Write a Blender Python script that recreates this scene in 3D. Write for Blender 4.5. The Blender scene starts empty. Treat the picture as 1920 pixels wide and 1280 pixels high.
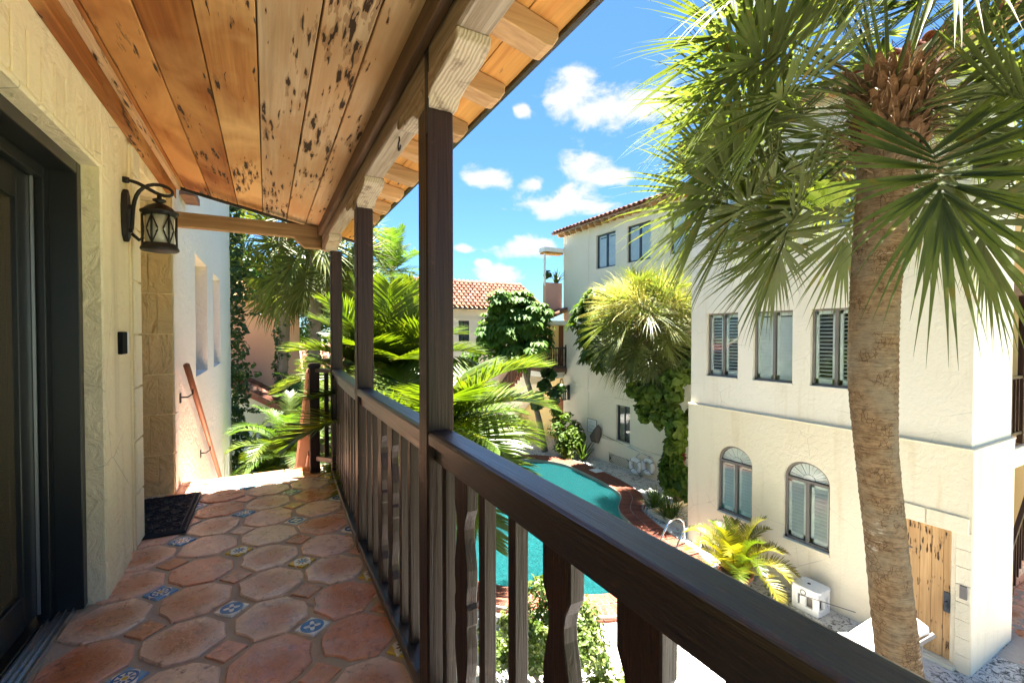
import bpy, math, random
import numpy as np
from mathutils import Vector, Matrix
random.seed(7)
rng = np.random.default_rng(11)
SC = bpy.context.scene
COL = SC.collection
R = math.radians

# ------------------------------------------------------------------ camera
EYE = 5.0
cd = bpy.data.cameras.new('camera'); cam = bpy.data.objects.new('camera', cd); COL.objects.link(cam)
cam.location = (0, 0, EYE)
cam.rotation_euler = (R(90) - math.atan(15 / 850), 0, R(-28.4))
cd.sensor_width = 36; cd.lens = 850 / 1920 * 36; cd.clip_start = 0.03; cd.clip_end = 3000
SC.camera = cam

# ------------------------------------------------------------------ sun, sky, exposure
SUN_DIR = Vector((0.045, 0.145, 1.0)).normalized()
SUN_EL = math.asin(SUN_DIR.z); SUN_AZ = math.atan2(SUN_DIR.x, SUN_DIR.y)
sl = bpy.data.lights.new('sun', 'SUN'); so = bpy.data.objects.new('sun', sl); COL.objects.link(so)
sl.energy = 5.0; sl.angle = R(0.55); sl.color = (1.0, 0.95, 0.87)
so.rotation_euler = (-SUN_DIR).to_track_quat('-Z', 'Y').to_euler()
so.location = (0, 0, 60)
SC.view_settings.view_transform = 'Standard'; SC.view_settings.look = 'None'
SC.view_settings.gamma = 1; SC.view_settings.use_curve_mapping = False
SC.view_settings.exposure = 3.35
SC.cycles.max_bounces = 10; SC.cycles.diffuse_bounces = 8; SC.cycles.glossy_bounces = 3
SC.cycles.transparent_max_bounces = 12; SC.cycles.sample_clamp_indirect = 6
SC.cycles.caustics_reflective = False; SC.cycles.caustics_refractive = False
SC.cycles.use_denoising = True

W = bpy.data.worlds.new('World'); SC.world = W; W.use_nodes = True
def pxdir(px, py):
    F = 850; TH = R(28.4); P = math.atan(15 / 850)
    a = (px - 960) / F; b = (640 - py) / F
    fw = math.cos(P) + b * math.sin(P); up = -math.sin(P) + b * math.cos(P)
    return Vector((a * math.cos(TH) + fw * math.sin(TH), -a * math.sin(TH) + fw * math.cos(TH), up)).normalized()
def build_sky():
    nt = W.node_tree; ns = nt.nodes; ns.clear(); L = nt.links
    out = ns.new('ShaderNodeOutputWorld'); bg = ns.new('ShaderNodeBackground'); L.new(bg.outputs[0], out.inputs[0])
    bg.inputs[1].default_value = 0.05
    sky = ns.new('ShaderNodeTexSky'); sky.sky_type = 'NISHITA'; sky.sun_disc = False
    sky.sun_elevation = SUN_EL; sky.sun_rotation = SUN_AZ; sky.air_density = 1.0; sky.dust_density = 0.5; sky.ozone_density = 2.0
    tc = ns.new('ShaderNodeTexCoord')
    nz = ns.new('ShaderNodeTexNoise'); nz.inputs['Scale'].default_value = 13; nz.inputs['Detail'].default_value = 8; nz.inputs['Roughness'].default_value = .6
    mp = ns.new('ShaderNodeMapping'); mp.inputs['Scale'].default_value = (1, 1, 1.5)
    L.new(tc.outputs['Generated'], mp.inputs[0]); L.new(mp.outputs[0], nz.inputs['Vector']); nz.inputs['Distortion'].default_value = .25
    # clouds: soft ellipsoids of direction, broken up by noise
    cl = [(1068, 178, 80, 46), (1120, 205, 75, 30), (1035, 185, 40, 26), (1185, 205, 90, 34), (980, 206, 20, 14), (1260, 190, 90, 50), (900, 332, 58, 24),
          (1088, 310, 58, 36), (1140, 332, 50, 20), (1000, 345, 28, 19), (1062, 372, 70, 34), (1070, 388, 115, 26), (985, 465, 70, 22),
          (930, 514, 66, 18), (905, 494, 20, 9), (868, 467, 24, 10), (1390, 5, 90, 50), (1010, 460, 40, 14)]
    blobs = []
    for x, y, rx, ry in [(q[0], q[1], q[2] * .9, q[3] * .9) for q in cl]:
        d = pxdir(x, y); e = pxdir(x + rx, y); f = pxdir(x, y - ry)
        blobs.append((d, (e - d).length, (f - d).length))
    rr = random.Random(5)
    for i in range(16):                       # the rest of the sky carries the same scattered cumulus
        az = R(95 + i * 15 + rr.uniform(-5, 5)); el = R(rr.uniform(6, 40))
        d = Vector((math.sin(az) * math.cos(el), math.cos(az) * math.cos(el), math.sin(el)))
        blobs.append((d, rr.uniform(.06, .14), rr.uniform(.03, .05)))
    prev = None
    for d, rx, rz in blobs:
        s = ns.new('ShaderNodeVectorMath'); s.operation = 'SUBTRACT'; L.new(tc.outputs['Generated'], s.inputs[0]); s.inputs[1].default_value = d
        m = ns.new('ShaderNodeVectorMath'); m.operation = 'MULTIPLY'; L.new(s.outputs[0], m.inputs[0]); m.inputs[1].default_value = (1 / rx, 1 / rx, 1 / rz)
        l = ns.new('ShaderNodeVectorMath'); l.operation = 'LENGTH'; L.new(m.outputs[0], l.inputs[0])
        if prev is None: prev = l.outputs['Value']
        else:
            q = ns.new('ShaderNodeMath'); q.operation = 'SMOOTH_MIN'; L.new(prev, q.inputs[0]); L.new(l.outputs['Value'], q.inputs[1]); q.inputs[2].default_value = .35
            prev = q.outputs[0]
    a = ns.new('ShaderNodeMath'); a.operation = 'MULTIPLY_ADD'; L.new(nz.outputs[0], a.inputs[0]); a.inputs[1].default_value = 2.9; a.inputs[2].default_value = -1.45 - .05
    b = ns.new('ShaderNodeMath'); b.operation = 'ADD'; L.new(prev, b.inputs[0]); L.new(a.outputs[0], b.inputs[1])
    r = ns.new('ShaderNodeMapRange'); r.interpolation_type = 'SMOOTHSTEP'; L.new(b.outputs[0], r.inputs['Value'])
    r.inputs['From Min'].default_value = 1.05; r.inputs['From Max'].default_value = 0.35; r.inputs['To Min'].default_value = 0; r.inputs['To Max'].default_value = .97
    mx = ns.new('ShaderNodeMix'); mx.data_type = 'RGBA'; L.new(r.outputs[0], mx.inputs[0]); 
    tint = ns.new('ShaderNodeMix'); tint.data_type = 'RGBA'; tint.blend_type = 'MULTIPLY'; tint.inputs[0].default_value = 1
    L.new(sky.outputs[0], tint.inputs[6]); tint.inputs[7].default_value = (.265, .425, .575, 1)
    L.new(tint.outputs[2], mx.inputs[6]); mx.inputs[7].default_value = (2.1, 2.15, 2.25, 1)
    L.new(mx.outputs[2], bg.inputs[0])
build_sky()

# ------------------------------------------------------------------ object helpers
def tag(o, label=None, cat=None, group=None, kind=None):
    if label: o['label'] = label
    if cat: o['category'] = cat
    if group: o['group'] = group
    if kind: o['kind'] = kind
    return o
def empty(name, loc, label=None, cat=None, group=None, kind=None, rz=0):
    o = bpy.data.objects.new(name, None); COL.objects.link(o); o.location = loc; o.rotation_euler = (0, 0, rz)
    o.empty_display_size = .1
    return tag(o, label, cat, group, kind)
def root_loc(p):
    v = Vector((0, 0, 0))
    while p is not None: v += Vector(p.location); p = p.parent
    return v
def link(name, me, m=None, parent=None, loc=(0, 0, 0), rot=(0, 0, 0)):
    o = bpy.data.objects.new(name, me); COL.objects.link(o); o.parent = parent; o.location = loc; o.rotation_euler = rot
    if m and not me.materials: me.materials.append(m)
    return o
def bevel(o, w, seg=1):
    md = o.modifiers.new('bevel', 'BEVEL'); md.width = w; md.segments = seg; md.limit_method = 'ANGLE'; md.angle_limit = R(40)
    return o
class MB:
    def __init__(s): s.v = []; s.f = []
    def add(s, vs, fs):
        k = len(s.v); s.v += [tuple(p) for p in vs]; s.f += [tuple(i + k for i in f) for f in fs]; return s
    def box(s, x0, x1, y0, y1, z0, z1):
        if x0 > x1: x0, x1 = x1, x0
        if y0 > y1: y0, y1 = y1, y0
        if z0 > z1: z0, z1 = z1, z0
        return s.add([(x0, y0, z0), (x1, y0, z0), (x1, y1, z0), (x0, y1, z0), (x0, y0, z1), (x1, y0, z1), (x1, y1, z1), (x0, y1, z1)],
                     [(0, 3, 2, 1), (4, 5, 6, 7), (0, 1, 5, 4), (1, 2, 6, 5), (2, 3, 7, 6), (3, 0, 4, 7)])
    def beam(s, a, b, w, h, up=(0, 0, 1)):
        a = Vector(a); b = Vector(b); d = (b - a).normalized(); u = Vector(up); sd = d.cross(u).normalized(); u = sd.cross(d).normalized()
        vs = [p + sd * (i * w / 2) + u * (j * h / 2) for p in (a, b) for i, j in ((-1, -1), (1, -1), (1, 1), (-1, 1))]
        return s.add(vs, [(0, 1, 2, 3), (7, 6, 5, 4), (0, 4, 5, 1), (1, 5, 6, 2), (2, 6, 7, 3), (3, 7, 4, 0)])
    def prism(s, poly, axis, a, b):
        n = len(poly); vs = []
        for c in (a, b):
            for p, q in poly:
                vs.append((c, p, q) if axis == 'x' else (p, c, q) if axis == 'y' else (p, q, c))
        fs = [tuple(range(n)), tuple(range(2 * n - 1, n - 1, -1))]
        fs += [(i, i + n, (i + 1) % n + n, (i + 1) % n) for i in range(n)]
        return s.add(vs, fs)
    def tube(s, pts, rad, n=8, closed=False, cap=True):
        pts = [Vector(p) for p in pts]; m = len(pts)
        if not hasattr(rad, '__len__'): rad = [rad] * m
        prev = None; vs = []
        for i, p in enumerate(pts):
            if closed: t = pts[(i + 1) % m] - pts[i - 1]
            else: t = pts[min(i + 1, m - 1)] - pts[max(i - 1, 0)]
            t = t.normalized() if t.length > 1e-9 else Vector((0, 0, 1))
            if prev is None:
                ref = Vector((0, 0, 1)) if abs(t.z) < .9 else Vector((1, 0, 0)); u = t.cross(ref).normalized()
            else:
                u = prev - t * prev.dot(t); u = u.normalized() if u.length > 1e-6 else t.orthogonal().normalized()
            prev = u; w = t.cross(u)
            for k in range(n):
                a = 2 * math.pi * k / n; vs.append(p + (u * math.cos(a) + w * math.sin(a)) * rad[i])
        fs = []
        for i in range(m if closed else m - 1):
            j = (i + 1) % m
            for k in range(n):
                k2 = (k + 1) % n; fs.append((i * n + k, i * n + k2, j * n + k2, j * n + k))
        if cap and not closed: fs += [tuple(range(n - 1, -1, -1)), tuple((m - 1) * n + k for k in range(n))]
        return s.add(vs, fs)
    def lathe(s, prof, c=(0, 0, 0), n=20):
        vs = []; m = len(prof)
        for r, z in prof:
            for k in range(n):
                a = 2 * math.pi * k / n; vs.append((c[0] + r * math.cos(a), c[1] + r * math.sin(a), c[2] + z))
        fs = [(i * n + k, i * n + (k + 1) % n, (i + 1) * n + (k + 1) % n, (i + 1) * n + k) for i in range(m - 1) for k in range(n)]
        fs += [tuple(range(n - 1, -1, -1)), tuple((m - 1) * n + k for k in range(n))]
        return s.add(vs, fs)
    def mesh(s, name, off=Vector((0, 0, 0)), smooth=False):
        me = bpy.data.meshes.new(name); me.from_pydata([(p[0] - off.x, p[1] - off.y, p[2] - off.z) for p in s.v], [], s.f)
        if smooth: me.polygons.foreach_set('use_smooth', [True] * len(me.polygons))
        me.update(); return me
    def build(s, name, m, parent=None, smooth=False, bv=0, label=None, kind=None):
        o = link(name, s.mesh(name, root_loc(parent), smooth), m, parent)
        if bv: bevel(o, bv)
        tag(o, label=label, kind=kind); return o
def np_mesh(name, V, Fc, smooth=False):
    """V (n,3), Fc (m,k) faces of one size k"""
    V = np.asarray(V, dtype=np.float32); Fc = np.asarray(Fc, dtype=np.int32); k = Fc.shape[1]
    me = bpy.data.meshes.new(name); me.vertices.add(len(V)); me.vertices.foreach_set('co', V.ravel())
    me.loops.add(Fc.size); me.loops.foreach_set('vertex_index', Fc.ravel())
    me.polygons.add(len(Fc)); me.polygons.foreach_set('loop_start', np.arange(0, Fc.size, k, dtype=np.int32))
    try: me.polygons.foreach_set('loop_total', np.full(len(Fc), k, dtype=np.int32))
    except Exception: pass
    if smooth: me.polygons.foreach_set('use_smooth', np.ones(len(Fc), dtype=bool))
    me.update(calc_edges=True); me.validate(); return me

# ------------------------------------------------------------------ material helpers
class NT:
    def __init__(s, name):
        s.m = bpy.data.materials.new(name); s.m.use_nodes = True; s.t = s.m.node_tree; s.b = s.t.nodes['Principled BSDF']
        s.tc = None
    def n(s, ty, **k):
        x = s.t.nodes.new(ty)
        for a, b in k.items():
            if hasattr(x, a): setattr(x, a, b)
        return x
    def l(s, a, b): s.t.links.new(a, b)
    def co(s, w='Object', scale=(1, 1, 1), rot=(0, 0, 0)):
        if s.tc is None: s.tc = s.n('ShaderNodeTexCoord')
        mp = s.n('ShaderNodeMapping'); mp.inputs['Scale'].default_value = scale; mp.inputs['Rotation'].default_value = rot
        s.l(s.tc.outputs[w], mp.inputs[0])
        if w == 'Object':   # decorrelate look-alikes
            oi = s.n('ShaderNodeObjectInfo'); vm = s.n('ShaderNodeVectorMath', operation='MULTIPLY_ADD')
            s.l(oi.outputs['Random'], vm.inputs[0]); vm.inputs[1].default_value = (37, 53, 71); s.l(mp.outputs[0], vm.inputs[2]); return vm.outputs[0]
        return mp.outputs[0]
    def noise(s, vec, scale, detail=4, rough=.55, dist=0):
        x = s.n('ShaderNodeTexNoise'); s.l(vec, x.inputs['Vector']); x.inputs['Scale'].default_value = scale; x.inputs['Detail'].default_value = detail
        x.inputs['Roughness'].default_value = rough; x.inputs['Distortion'].default_value = dist; return x.outputs[0]
    def vor(s, vec, scale, feat='F1', rnd=1):
        x = s.n('ShaderNodeTexVoronoi', feature=feat); s.l(vec, x.inputs['Vector']); x.inputs['Scale'].default_value = scale
        x.inputs['Randomness'].default_value = rnd; return x.outputs['Distance']
    def ramp(s, f, stops):
        x = s.n('ShaderNodeValToRGB'); s.l(f, x.inputs[0]); e = x.color_ramp.elements
        for i, (p, c) in enumerate(stops):
            if i > 1: e.new(p)
            e[i].position = p
            if not hasattr(c, '__len__'): c = (c, c, c)
            e[i].color = (*c[:3], 1)
        return x.outputs[0]
    def mix(s, f, a, b, blend='MIX'):
        x = s.n('ShaderNodeMix', data_type='RGBA', blend_type=blend)
        for v, i in ((f, 0), (a, 6), (b, 7)):
            if hasattr(v, 'links'): s.l(v, x.inputs[i])
            elif hasattr(v, '__len__'): x.inputs[i].default_value = (*v[:3], 1)
            elif i == 0: x.inputs[0].default_value = v
            else: x.inputs[i].default_value = (v, v, v, 1)
        return x.outputs[2]
    def math(s, op, a, b=None, c=None):
        x = s.n('ShaderNodeMath', operation=op)
        for i, v in enumerate((a, b, c)):
            if v is None: continue
            if hasattr(v, 'links'): s.l(v, x.inputs[i])
            else: x.inputs[i].default_value = v
        return x.outputs[0]
    def rnd(s): return s.n('ShaderNodeObjectInfo').outputs['Random']
    def bump(s, h, strength=.5, dist=.01, prev=None):
        x = s.n('ShaderNodeBump'); s.l(h, x.inputs['Height']); x.inputs['Strength'].default_value = strength; x.inputs['Distance'].default_value = dist
        if prev is not None: s.l(prev, x.inputs['Normal'])
        s.l(x.outputs[0], s.b.inputs['Normal']); return x.outputs[0]
    def set(s, col=None, rough=None, spec=None, metal=None):
        for v, k in ((col, 'Base Color'), (rough, 'Roughness'), (spec, 'Specular IOR Level'), (metal, 'Metallic')):
            if v is None: continue
            if hasattr(v, 'links'): s.l(v, s.b.inputs[k])
            elif hasattr(v, '__len__'): s.b.inputs[k].default_value = (*v[:3], 1)
            else: s.b.inputs[k].default_value = v
        return s.m

def m_stucco(name, c, c2=None, sc=1, bs=.6, dist=.012, stain=None):
    t = NT(name); v = t.co(); c2 = c2 or tuple(x * .88 for x in c)
    col = t.mix(t.ramp(t.noise(v, .7, 5, .6), [(.35, 0), (.7, 1)]), c, c2)
    fleck = t.math('MULTIPLY', t.ramp(t.noise(v, 30 * sc, 4, .7), [(.26, .8), (.33, 0)]), t.ramp(t.noise(v, 2.3, 2), [(.5, 0), (.62, 1)]))
    col = t.mix(fleck, col, tuple(x * .6 for x in c))
    if stain:
        vs = t.co(scale=(3, 3, .25)); st = t.ramp(t.noise(vs, 1.4, 4, .6), [(.55, 0), (.8, 1)]); col = t.mix(t.math('MULTIPLY', st, .75), col, tuple(q * .92 for q in stain)); ck = t.n('ShaderNodeTexVoronoi', feature='DISTANCE_TO_EDGE'); t.l(t.co(), ck.inputs['Vector']); ck.inputs['Scale'].default_value = .9; col = t.mix(t.math('MULTIPLY', t.math('LESS_THAN', ck.outputs['Distance'], .003), t.ramp(t.noise(v, 1.3, 3), [(.5, 0), (.6, .5)])), col, tuple(q * .45 for q in c))
    hv = t.math('ADD', t.ramp(t.noise(v, 7 * sc, 5, .6, 1.2), [(.38, 0), (.62, 1)]), t.math('MULTIPLY', t.noise(v, 38 * sc, 4, .6), .7))
    t.bump(hv, bs, dist); return t.set(col, .92, .2)
def m_wood(name, c, c2, axis=1, sc=1, holes=0, rough=.75, vary=.0, bs=.35, alt=None):
    """grain runs along axis; holes: share of elongated worm pockets"""
    t = NT(name); s = [11 * sc] * 3; s[axis] = .7 * sc; v = t.co(scale=tuple(s))
    g = t.noise(v, 1.5, 7, .62, .9); s2 = [46 * sc] * 3; s2[axis] = 1.2 * sc; fine = t.noise(t.co(scale=tuple(s2)), 1.2, 4, .6)
    col = t.mix(t.ramp(g, [(.3, 0), (.7, 1)]), c, c2)
    col = t.mix(t.ramp(fine, [(.35, .35), (.65, 0)]), col, tuple(x * .45 for x in c2))
    if alt: col = t.mix(t.ramp(t.noise(t.co(scale=(2, 1, 2) if axis == 1 else (1, 1, 1)), 1.1, 4, .55, .5), [(.4, 0), (.62, 1)]), col, alt)
    if vary:
        r = t.math('MULTIPLY_ADD', t.rnd(), vary * 2, 1 - vary); x = t.n('ShaderNodeVectorMath', operation='SCALE'); t.l(col, x.inputs[0]); t.l(r, x.inputs['Scale']); col = x.outputs[0]
    h = t.math('MULTIPLY_ADD', fine, .6, g)
    if holes:
        s3 = [34.] * 3; s3[axis] = 4.6; vv = t.co(scale=tuple(s3)); wv = t.n('ShaderNodeVectorMath', operation='MULTIPLY_ADD'); nn_ = t.n('ShaderNodeTexNoise'); t.l(vv, nn_.inputs['Vector']); nn_.inputs['Scale'].default_value = 1.6; t.l(nn_.outputs['Color'], wv.inputs[0]); wv.inputs[1].default_value = (1.3, 1.3, 1.3); t.l(vv, wv.inputs[2]); d = t.vor(wv.outputs[0], 1.0); reg = t.noise(t.co(scale=(3, .9, 3)), 1.3, 2)
        th = t.math('MULTIPLY', t.ramp(reg, [(.5 - .1 * holes, 0), (.68 - .08 * holes, 1)]), .34)
        hole = t.math('LESS_THAN', d, th); rim = t.math('LESS_THAN', d, t.math('MULTIPLY', th, 1.5))
        col = t.mix(t.math('MULTIPLY', rim, .55), col, (.22, .10, .04)); col = t.mix(hole, col, (.045, .022, .010)); h = t.math('SUBTRACT', h, t.math('MULTIPLY', hole, 2.5))
    t.bump(h, bs, .006); return t.set(col, rough, .3)
def m_plain(name, c, rough=.6, metal=0, bump=0, spec=.5, sc=60):
    t = NT(name); v = t.co()
    if bump: t.bump(t.noise(v, sc, 4), bump, .004)
    col = t.mix(t.noise(v, 6, 4), tuple(x * .82 for x in c), tuple(min(1, x * 1.12) for x in c))
    return t.set(col, rough, spec, metal)
def m_leaf(name, c, c2, trans=.35, rough=.42, tcol=None, sc=3.0, tip=None, vary=.25, spec=.5):
    t = NT(name); v = t.co()
    col = t.mix(t.ramp(t.noise(v, sc, 4), [(.35, 0), (.68, 1)]), c, c2)
    if tip: col = t.mix(t.ramp(t.noise(v, sc * 2.2, 3), [(.6, 0), (.72, .8)]), col, tip)
    r = t.math('MULTIPLY_ADD', t.rnd(), vary * 2, 1 - vary); x = t.n('ShaderNodeVectorMath', operation='SCALE'); t.l(col, x.inputs[0]); t.l(r, x.inputs['Scale']); col = x.outputs[0]
    t.set(col, rough, spec)
    tr = t.n('ShaderNodeBsdfTranslucent'); ts = t.n('ShaderNodeMix', data_type='RGBA', blend_type='MULTIPLY'); ts.inputs[0].default_value = 1
    t.l(col, ts.inputs[6]); ts.inputs[7].default_value = (*(tcol or (1.5, 1.7, .5)), 1); t.l(ts.outputs[2], tr.inputs[0])
    mx = t.n('ShaderNodeMixShader'); mx.inputs[0].default_value = trans; t.l(t.b.outputs[0], mx.inputs[1]); t.l(tr.outputs[0], mx.inputs[2])
    t.l(mx.outputs[0], t.t.nodes['Material Output'].inputs[0]); return t.m

M = {}
M['wall_cream'] = m_stucco('wall_cream', (.90, .79, .53), (.86, .73, .47), stain=(.62, .5, .3))
M['wall_tan'] = m_stucco('wall_tan', (.66, .53, .31), (.61, .48, .27), sc=.6, bs=.9, dist=.02)  # darker copy of the cream wall, the entry's shade put into the colour
M['wall_white'] = m_stucco('wall_white', (.84, .81, .76), (.80, .77, .71), sc=1.3, bs=.7)
M['tower_up'] = m_stucco('tower_up', (.80, .74, .63), (.76, .69, .57), sc=1.4, bs=.3, stain=(.70, .60, .43))
M['tower_low'] = m_stucco('tower_low', (.78, .70, .54), (.75, .66, .49), sc=1.4, bs=.35, stain=(.68, .54, .33))
M['far_wall'] = m_stucco('far_wall', (.76, .70, .57), (.72, .66, .52), sc=.8, bs=.4)
M['porch_yellow'] = m_stucco('porch_yellow', (.74, .58, .28), (.70, .54, .26), bs=.4)
M['peach'] = m_stucco('peach', (.80, .48, .31), (.76, .44, .28), bs=.4)
M['pink'] = m_stucco('pink', (.62, .33, .27), (.58, .3, .25), bs=.4)
M['block'] = m_stucco('block', (.83, .75, .54), (.78, .70, .50), bs=.5)
M['plank_tan'] = m_wood('plank_tan', (.80, .60, .38), (.58, .37, .20), holes=1.0, vary=.15, alt=(.56, .31, .14))
M['plank_orange'] = m_wood('plank_orange', (.46, .165, .035), (.27, .08, .02), holes=.4, vary=.22, alt=(.58, .29, .10))
M['plank_gold'] = m_wood('plank_gold', (.62, .30, .09), (.40, .15, .04), holes=.7, vary=.1, alt=(.74, .46, .20))
M['deck_orange'] = m_wood('deck_orange', (.66, .34, .09), (.50, .21, .05), holes=.3, vary=.1)
M['rafter'] = m_wood('rafter', (.56, .34, .17), (.38, .20, .09), axis=0, vary=.2)
M['weathered'] = m_wood('weathered', (.46, .37, .28), (.22, .155, .10), sc=1.5, bs=1.0, vary=.1)
M['beam_x'] = m_wood('beam_x', (.42, .27, .14), (.24, .14, .07), axis=0, bs=.8)
M['dark_board'] = m_wood('dark_board', (.20, .12, .07), (.09, .05, .03), bs=.8)
M['end_grain'] = None
def m_endgrain():
    t = NT('end_grain'); v = t.co('Object'); x = t.n('ShaderNodeTexWave', wave_type='RINGS', rings_direction='Y'); tc = t.tc
    mp = t.n('ShaderNodeMapping'); mp.inputs['Location'].default_value = (-.03, .3, .03); mp.inputs['Scale'].default_value = (1, .3, 1); t.l(tc.outputs['Object'], mp.inputs[0]); t.l(mp.outputs[0], x.inputs['Vector'])
    x.inputs['Scale'].default_value = 26; x.inputs['Distortion'].default_value = 5; x.inputs['Detail'].default_value = 3; x.inputs['Detail Scale'].default_value = 1.2
    col = t.mix(x.outputs[1], (.31, .24, .165), (.42, .335, .25)); col = t.mix(t.ramp(t.noise(v, 16, 5), [(.3, .8), (.45, 0)]), col, (.1, .06, .04)); t.bump(x.outputs[1], .4, .003); return t.set(col, .85, .2)
M['end_grain'] = m_endgrain()
def m_railpaint(name, axis, c=(.009, .005, .0045), c2=(.026, .013, .010)):
    t = NT(name); s = [30.] * 3; s[axis] = .8; g = t.noise(t.co(scale=tuple(s)), 1.6, 6, .65, 1.2)
    col = t.mix(t.ramp(g, [(.35, 0), (.7, 1)]), c, c2)
    col = t.mix(t.ramp(t.noise(t.co(), 9, 5, .7), [(.62, 0), (.72, .5)]), col, tuple(q * 2.2 for q in c2)); t.bump(g, .9, .005)
    t.b.inputs['Coat Weight'].default_value = 0 if axis == 2 else .45; t.b.inputs['Coat Roughness'].default_value = .42
    return t.set(col, t.ramp(g, [(.3, .3), (.8, .5)]), .25 if axis == 2 else .7)
M['rail_y'] = m_railpaint('rail_y', 1); M['rail_z'] = m_railpaint('rail_z', 2, (.019, .009, .006), (.046, .022, .015)); M['rail_x'] = m_railpaint('rail_x', 0)
def m_terracotta():
    t = NT('terracotta'); v = t.co(); r = t.rnd()
    base = t.ramp(r, [(0, (.70, .33, .20)), (.18, (.60, .20, .07)), (.36, (.76, .46, .35)), (.54, (.78, .60, .43)), (.70, (.62, .27, .15)), (.85, (.78, .52, .40)), (1, (.78, .62, .46))])
    n1 = t.noise(v, 5.5, 4, .6, .6); col = t.mix(t.ramp(n1, [(.42, 0), (.66, .45)]), base, (.62, .40, .32))
    # worn centre: the glaze is darker and more orange inside each tile
    d = t.n('ShaderNodeVectorMath', operation='LENGTH'); t.l(t.tc.outputs['Object'], d.inputs[0])
    c = t.ramp(t.math('MULTIPLY_ADD', n1, .10, d.outputs['Value']), [(.12, 1), (.20, 0)])
    r2 = t.math('GREATER_THAN', t.math('FRACT', t.math('MULTIPLY', r, 7.3)), .5)
    col = t.mix(t.math('MULTIPLY', t.math('MULTIPLY', c, r2), .75), col, (.47, .15, .035))
    col = t.mix(t.ramp(t.noise(v, 30, 5, .7), [(.32, .7), (.45, 0)]), col, (.13, .05, .03))
    col = t.mix(t.ramp(t.noise(v, 18, 4, .7), [(.6, 0), (.75, .5)]), col, (.66, .52, .41))
    t.bump(t.math('ADD', t.noise(v, 9, 5, .6), t.math('MULTIPLY', t.noise(v, 60, 3), .4)), .55, .008)
    col = t.mix(t.ramp(t.noise(v, 3.2, 5, .7), [(.45, 0), (.75, .5)]), col, (.76, .60, .50))
    return t.set(col, t.ramp(t.noise(v, 12, 4), [(.3, .2), (.7, .42)]), .8)
M['terracotta'] = m_terracotta()
def m_talavera():
    """painted glazed tile: ring of petals round a centre, chosen per tile; object coordinates, tile turned 45 degrees"""
    t = NT('painted_tile'); tc = t.n('ShaderNodeTexCoord'); s = t.n('ShaderNodeSeparateXYZ'); t.l(tc.outputs['Object'], s.inputs[0]); x, y = s.outputs[0], s.outputs[1]
    rr = t.math('SQRT', t.math('ADD', t.math('MULTIPLY', x, x), t.math('MULTIPLY', y, y))); an = t.math('ARCTAN2', y, x)
    rnd = t.rnd(); eight = t.math('COSINE', t.math('MULTIPLY', an, 8)); four = t.math('COSINE', t.math('MULTIPLY', an, 4))
    white = (.80, .80, .74); blue = (.05, .16, .42); lb = (.18, .38, .62); yel = (.65, .45, .08); brn = (.25, .13, .07)
    petal = t.math('LESS_THAN', rr, t.math('MULTIPLY_ADD', eight, .011, .026)); core = t.math('LESS_THAN', rr, .011); inner = t.math('LESS_THAN', rr, .016)
    a = t.mix(petal, white, blue); a = t.mix(inner, a, white); a = t.mix(core, a, yel)
    corner = t.math('GREATER_THAN', rr, t.math('MULTIPLY_ADD', four, -.006, .050)); a = t.mix(corner, a, lb)
    ring = t.math('LESS_THAN', t.math('ABSOLUTE', t.math('SUBTRACT', rr, .041)), .005)
    b = t.mix(ring, a, blue); solid = t.math('LESS_THAN', rr, .052); b2 = t.mix(solid, white, blue); b2 = t.mix(t.math('LESS_THAN', rr, t.math('MULTIPLY_ADD', four, .012, .026)), b2, white); b2 = t.mix(core, b2, blue)
    c = t.mix(petal, white, brn); c = t.mix(inner, c, lb); c = t.mix(corner, c, yel)
    col = t.mix(t.math('GREATER_THAN', rnd, .3), b2, b); col = t.mix(t.math('GREATER_THAN', rnd, .65), col, c)
    col = t.mix(t.ramp(t.noise(t.co(), 40, 4), [(.62, 0), (.7, .8)]), col, (.3, .17, .11))
    return t.set(col, .25, .5)
M['painted'] = m_talavera()
def m_grout():
    t = NT('grout'); v = t.co(); col = t.mix(t.noise(v, 14, 5), (.40, .345, .28), (.52, .46, .39)); t.bump(t.noise(v, 90, 4), .6, .004); return t.set(col, .95, .1)
M['grout'] = m_grout()
M['black_metal'] = m_plain('black_metal', (.018, .014, .013), .5, .3, .35)
M['door_frame'] = m_plain('door_frame', (.02, .021, .022), .35, .2)
M['alu'] = m_plain('alu', (.52, .53, .54), .35, .9)
M['chrome'] = m_plain('chrome', (.75, .76, .78), .12, 1)
M['rubber'] = m_plain('rubber', (.02, .022, .035), .6, 0, .3)
M['handrail_brown'] = m_plain('handrail_brown', (.27, .10, .05), .45, 0)
M['white_paint'] = m_plain('white_paint', (.80, .80, .78), .5)
M['shutter_white'] = m_plain('shutter_white', (.72, .72, .68), .5)
M['frame_grey'] = m_plain('frame_grey', (.17, .15, .14), .5, 0, .2)
M['frame_dark'] = m_plain('frame_dark', (.035, .045, .06), .4)
M['plastic_black'] = m_plain('plastic_black', (.008, .008, .009), .7, spec=.1)
M['cushion'] = m_plain('cushion', (.70, .69, .66), .9, 0, .3)
M['pot_clay'] = m_plain('pot_clay', (.22, .08, .04), .8, 0, .4)
M['soil'] = m_plain('soil', (.05, .03, .02), 1, 0, .8)
M['rope'] = m_plain('rope', (.05, .12, .3), .8)
def m_glass(name, c=(.03, .04, .045), rough=.03):
    t = NT(name); return t.set(c, rough, .8)
M['glass'] = m_glass('glass'); M['glass_door'] = m_glass('glass_door', (.075, .06, .035), .05)
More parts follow.
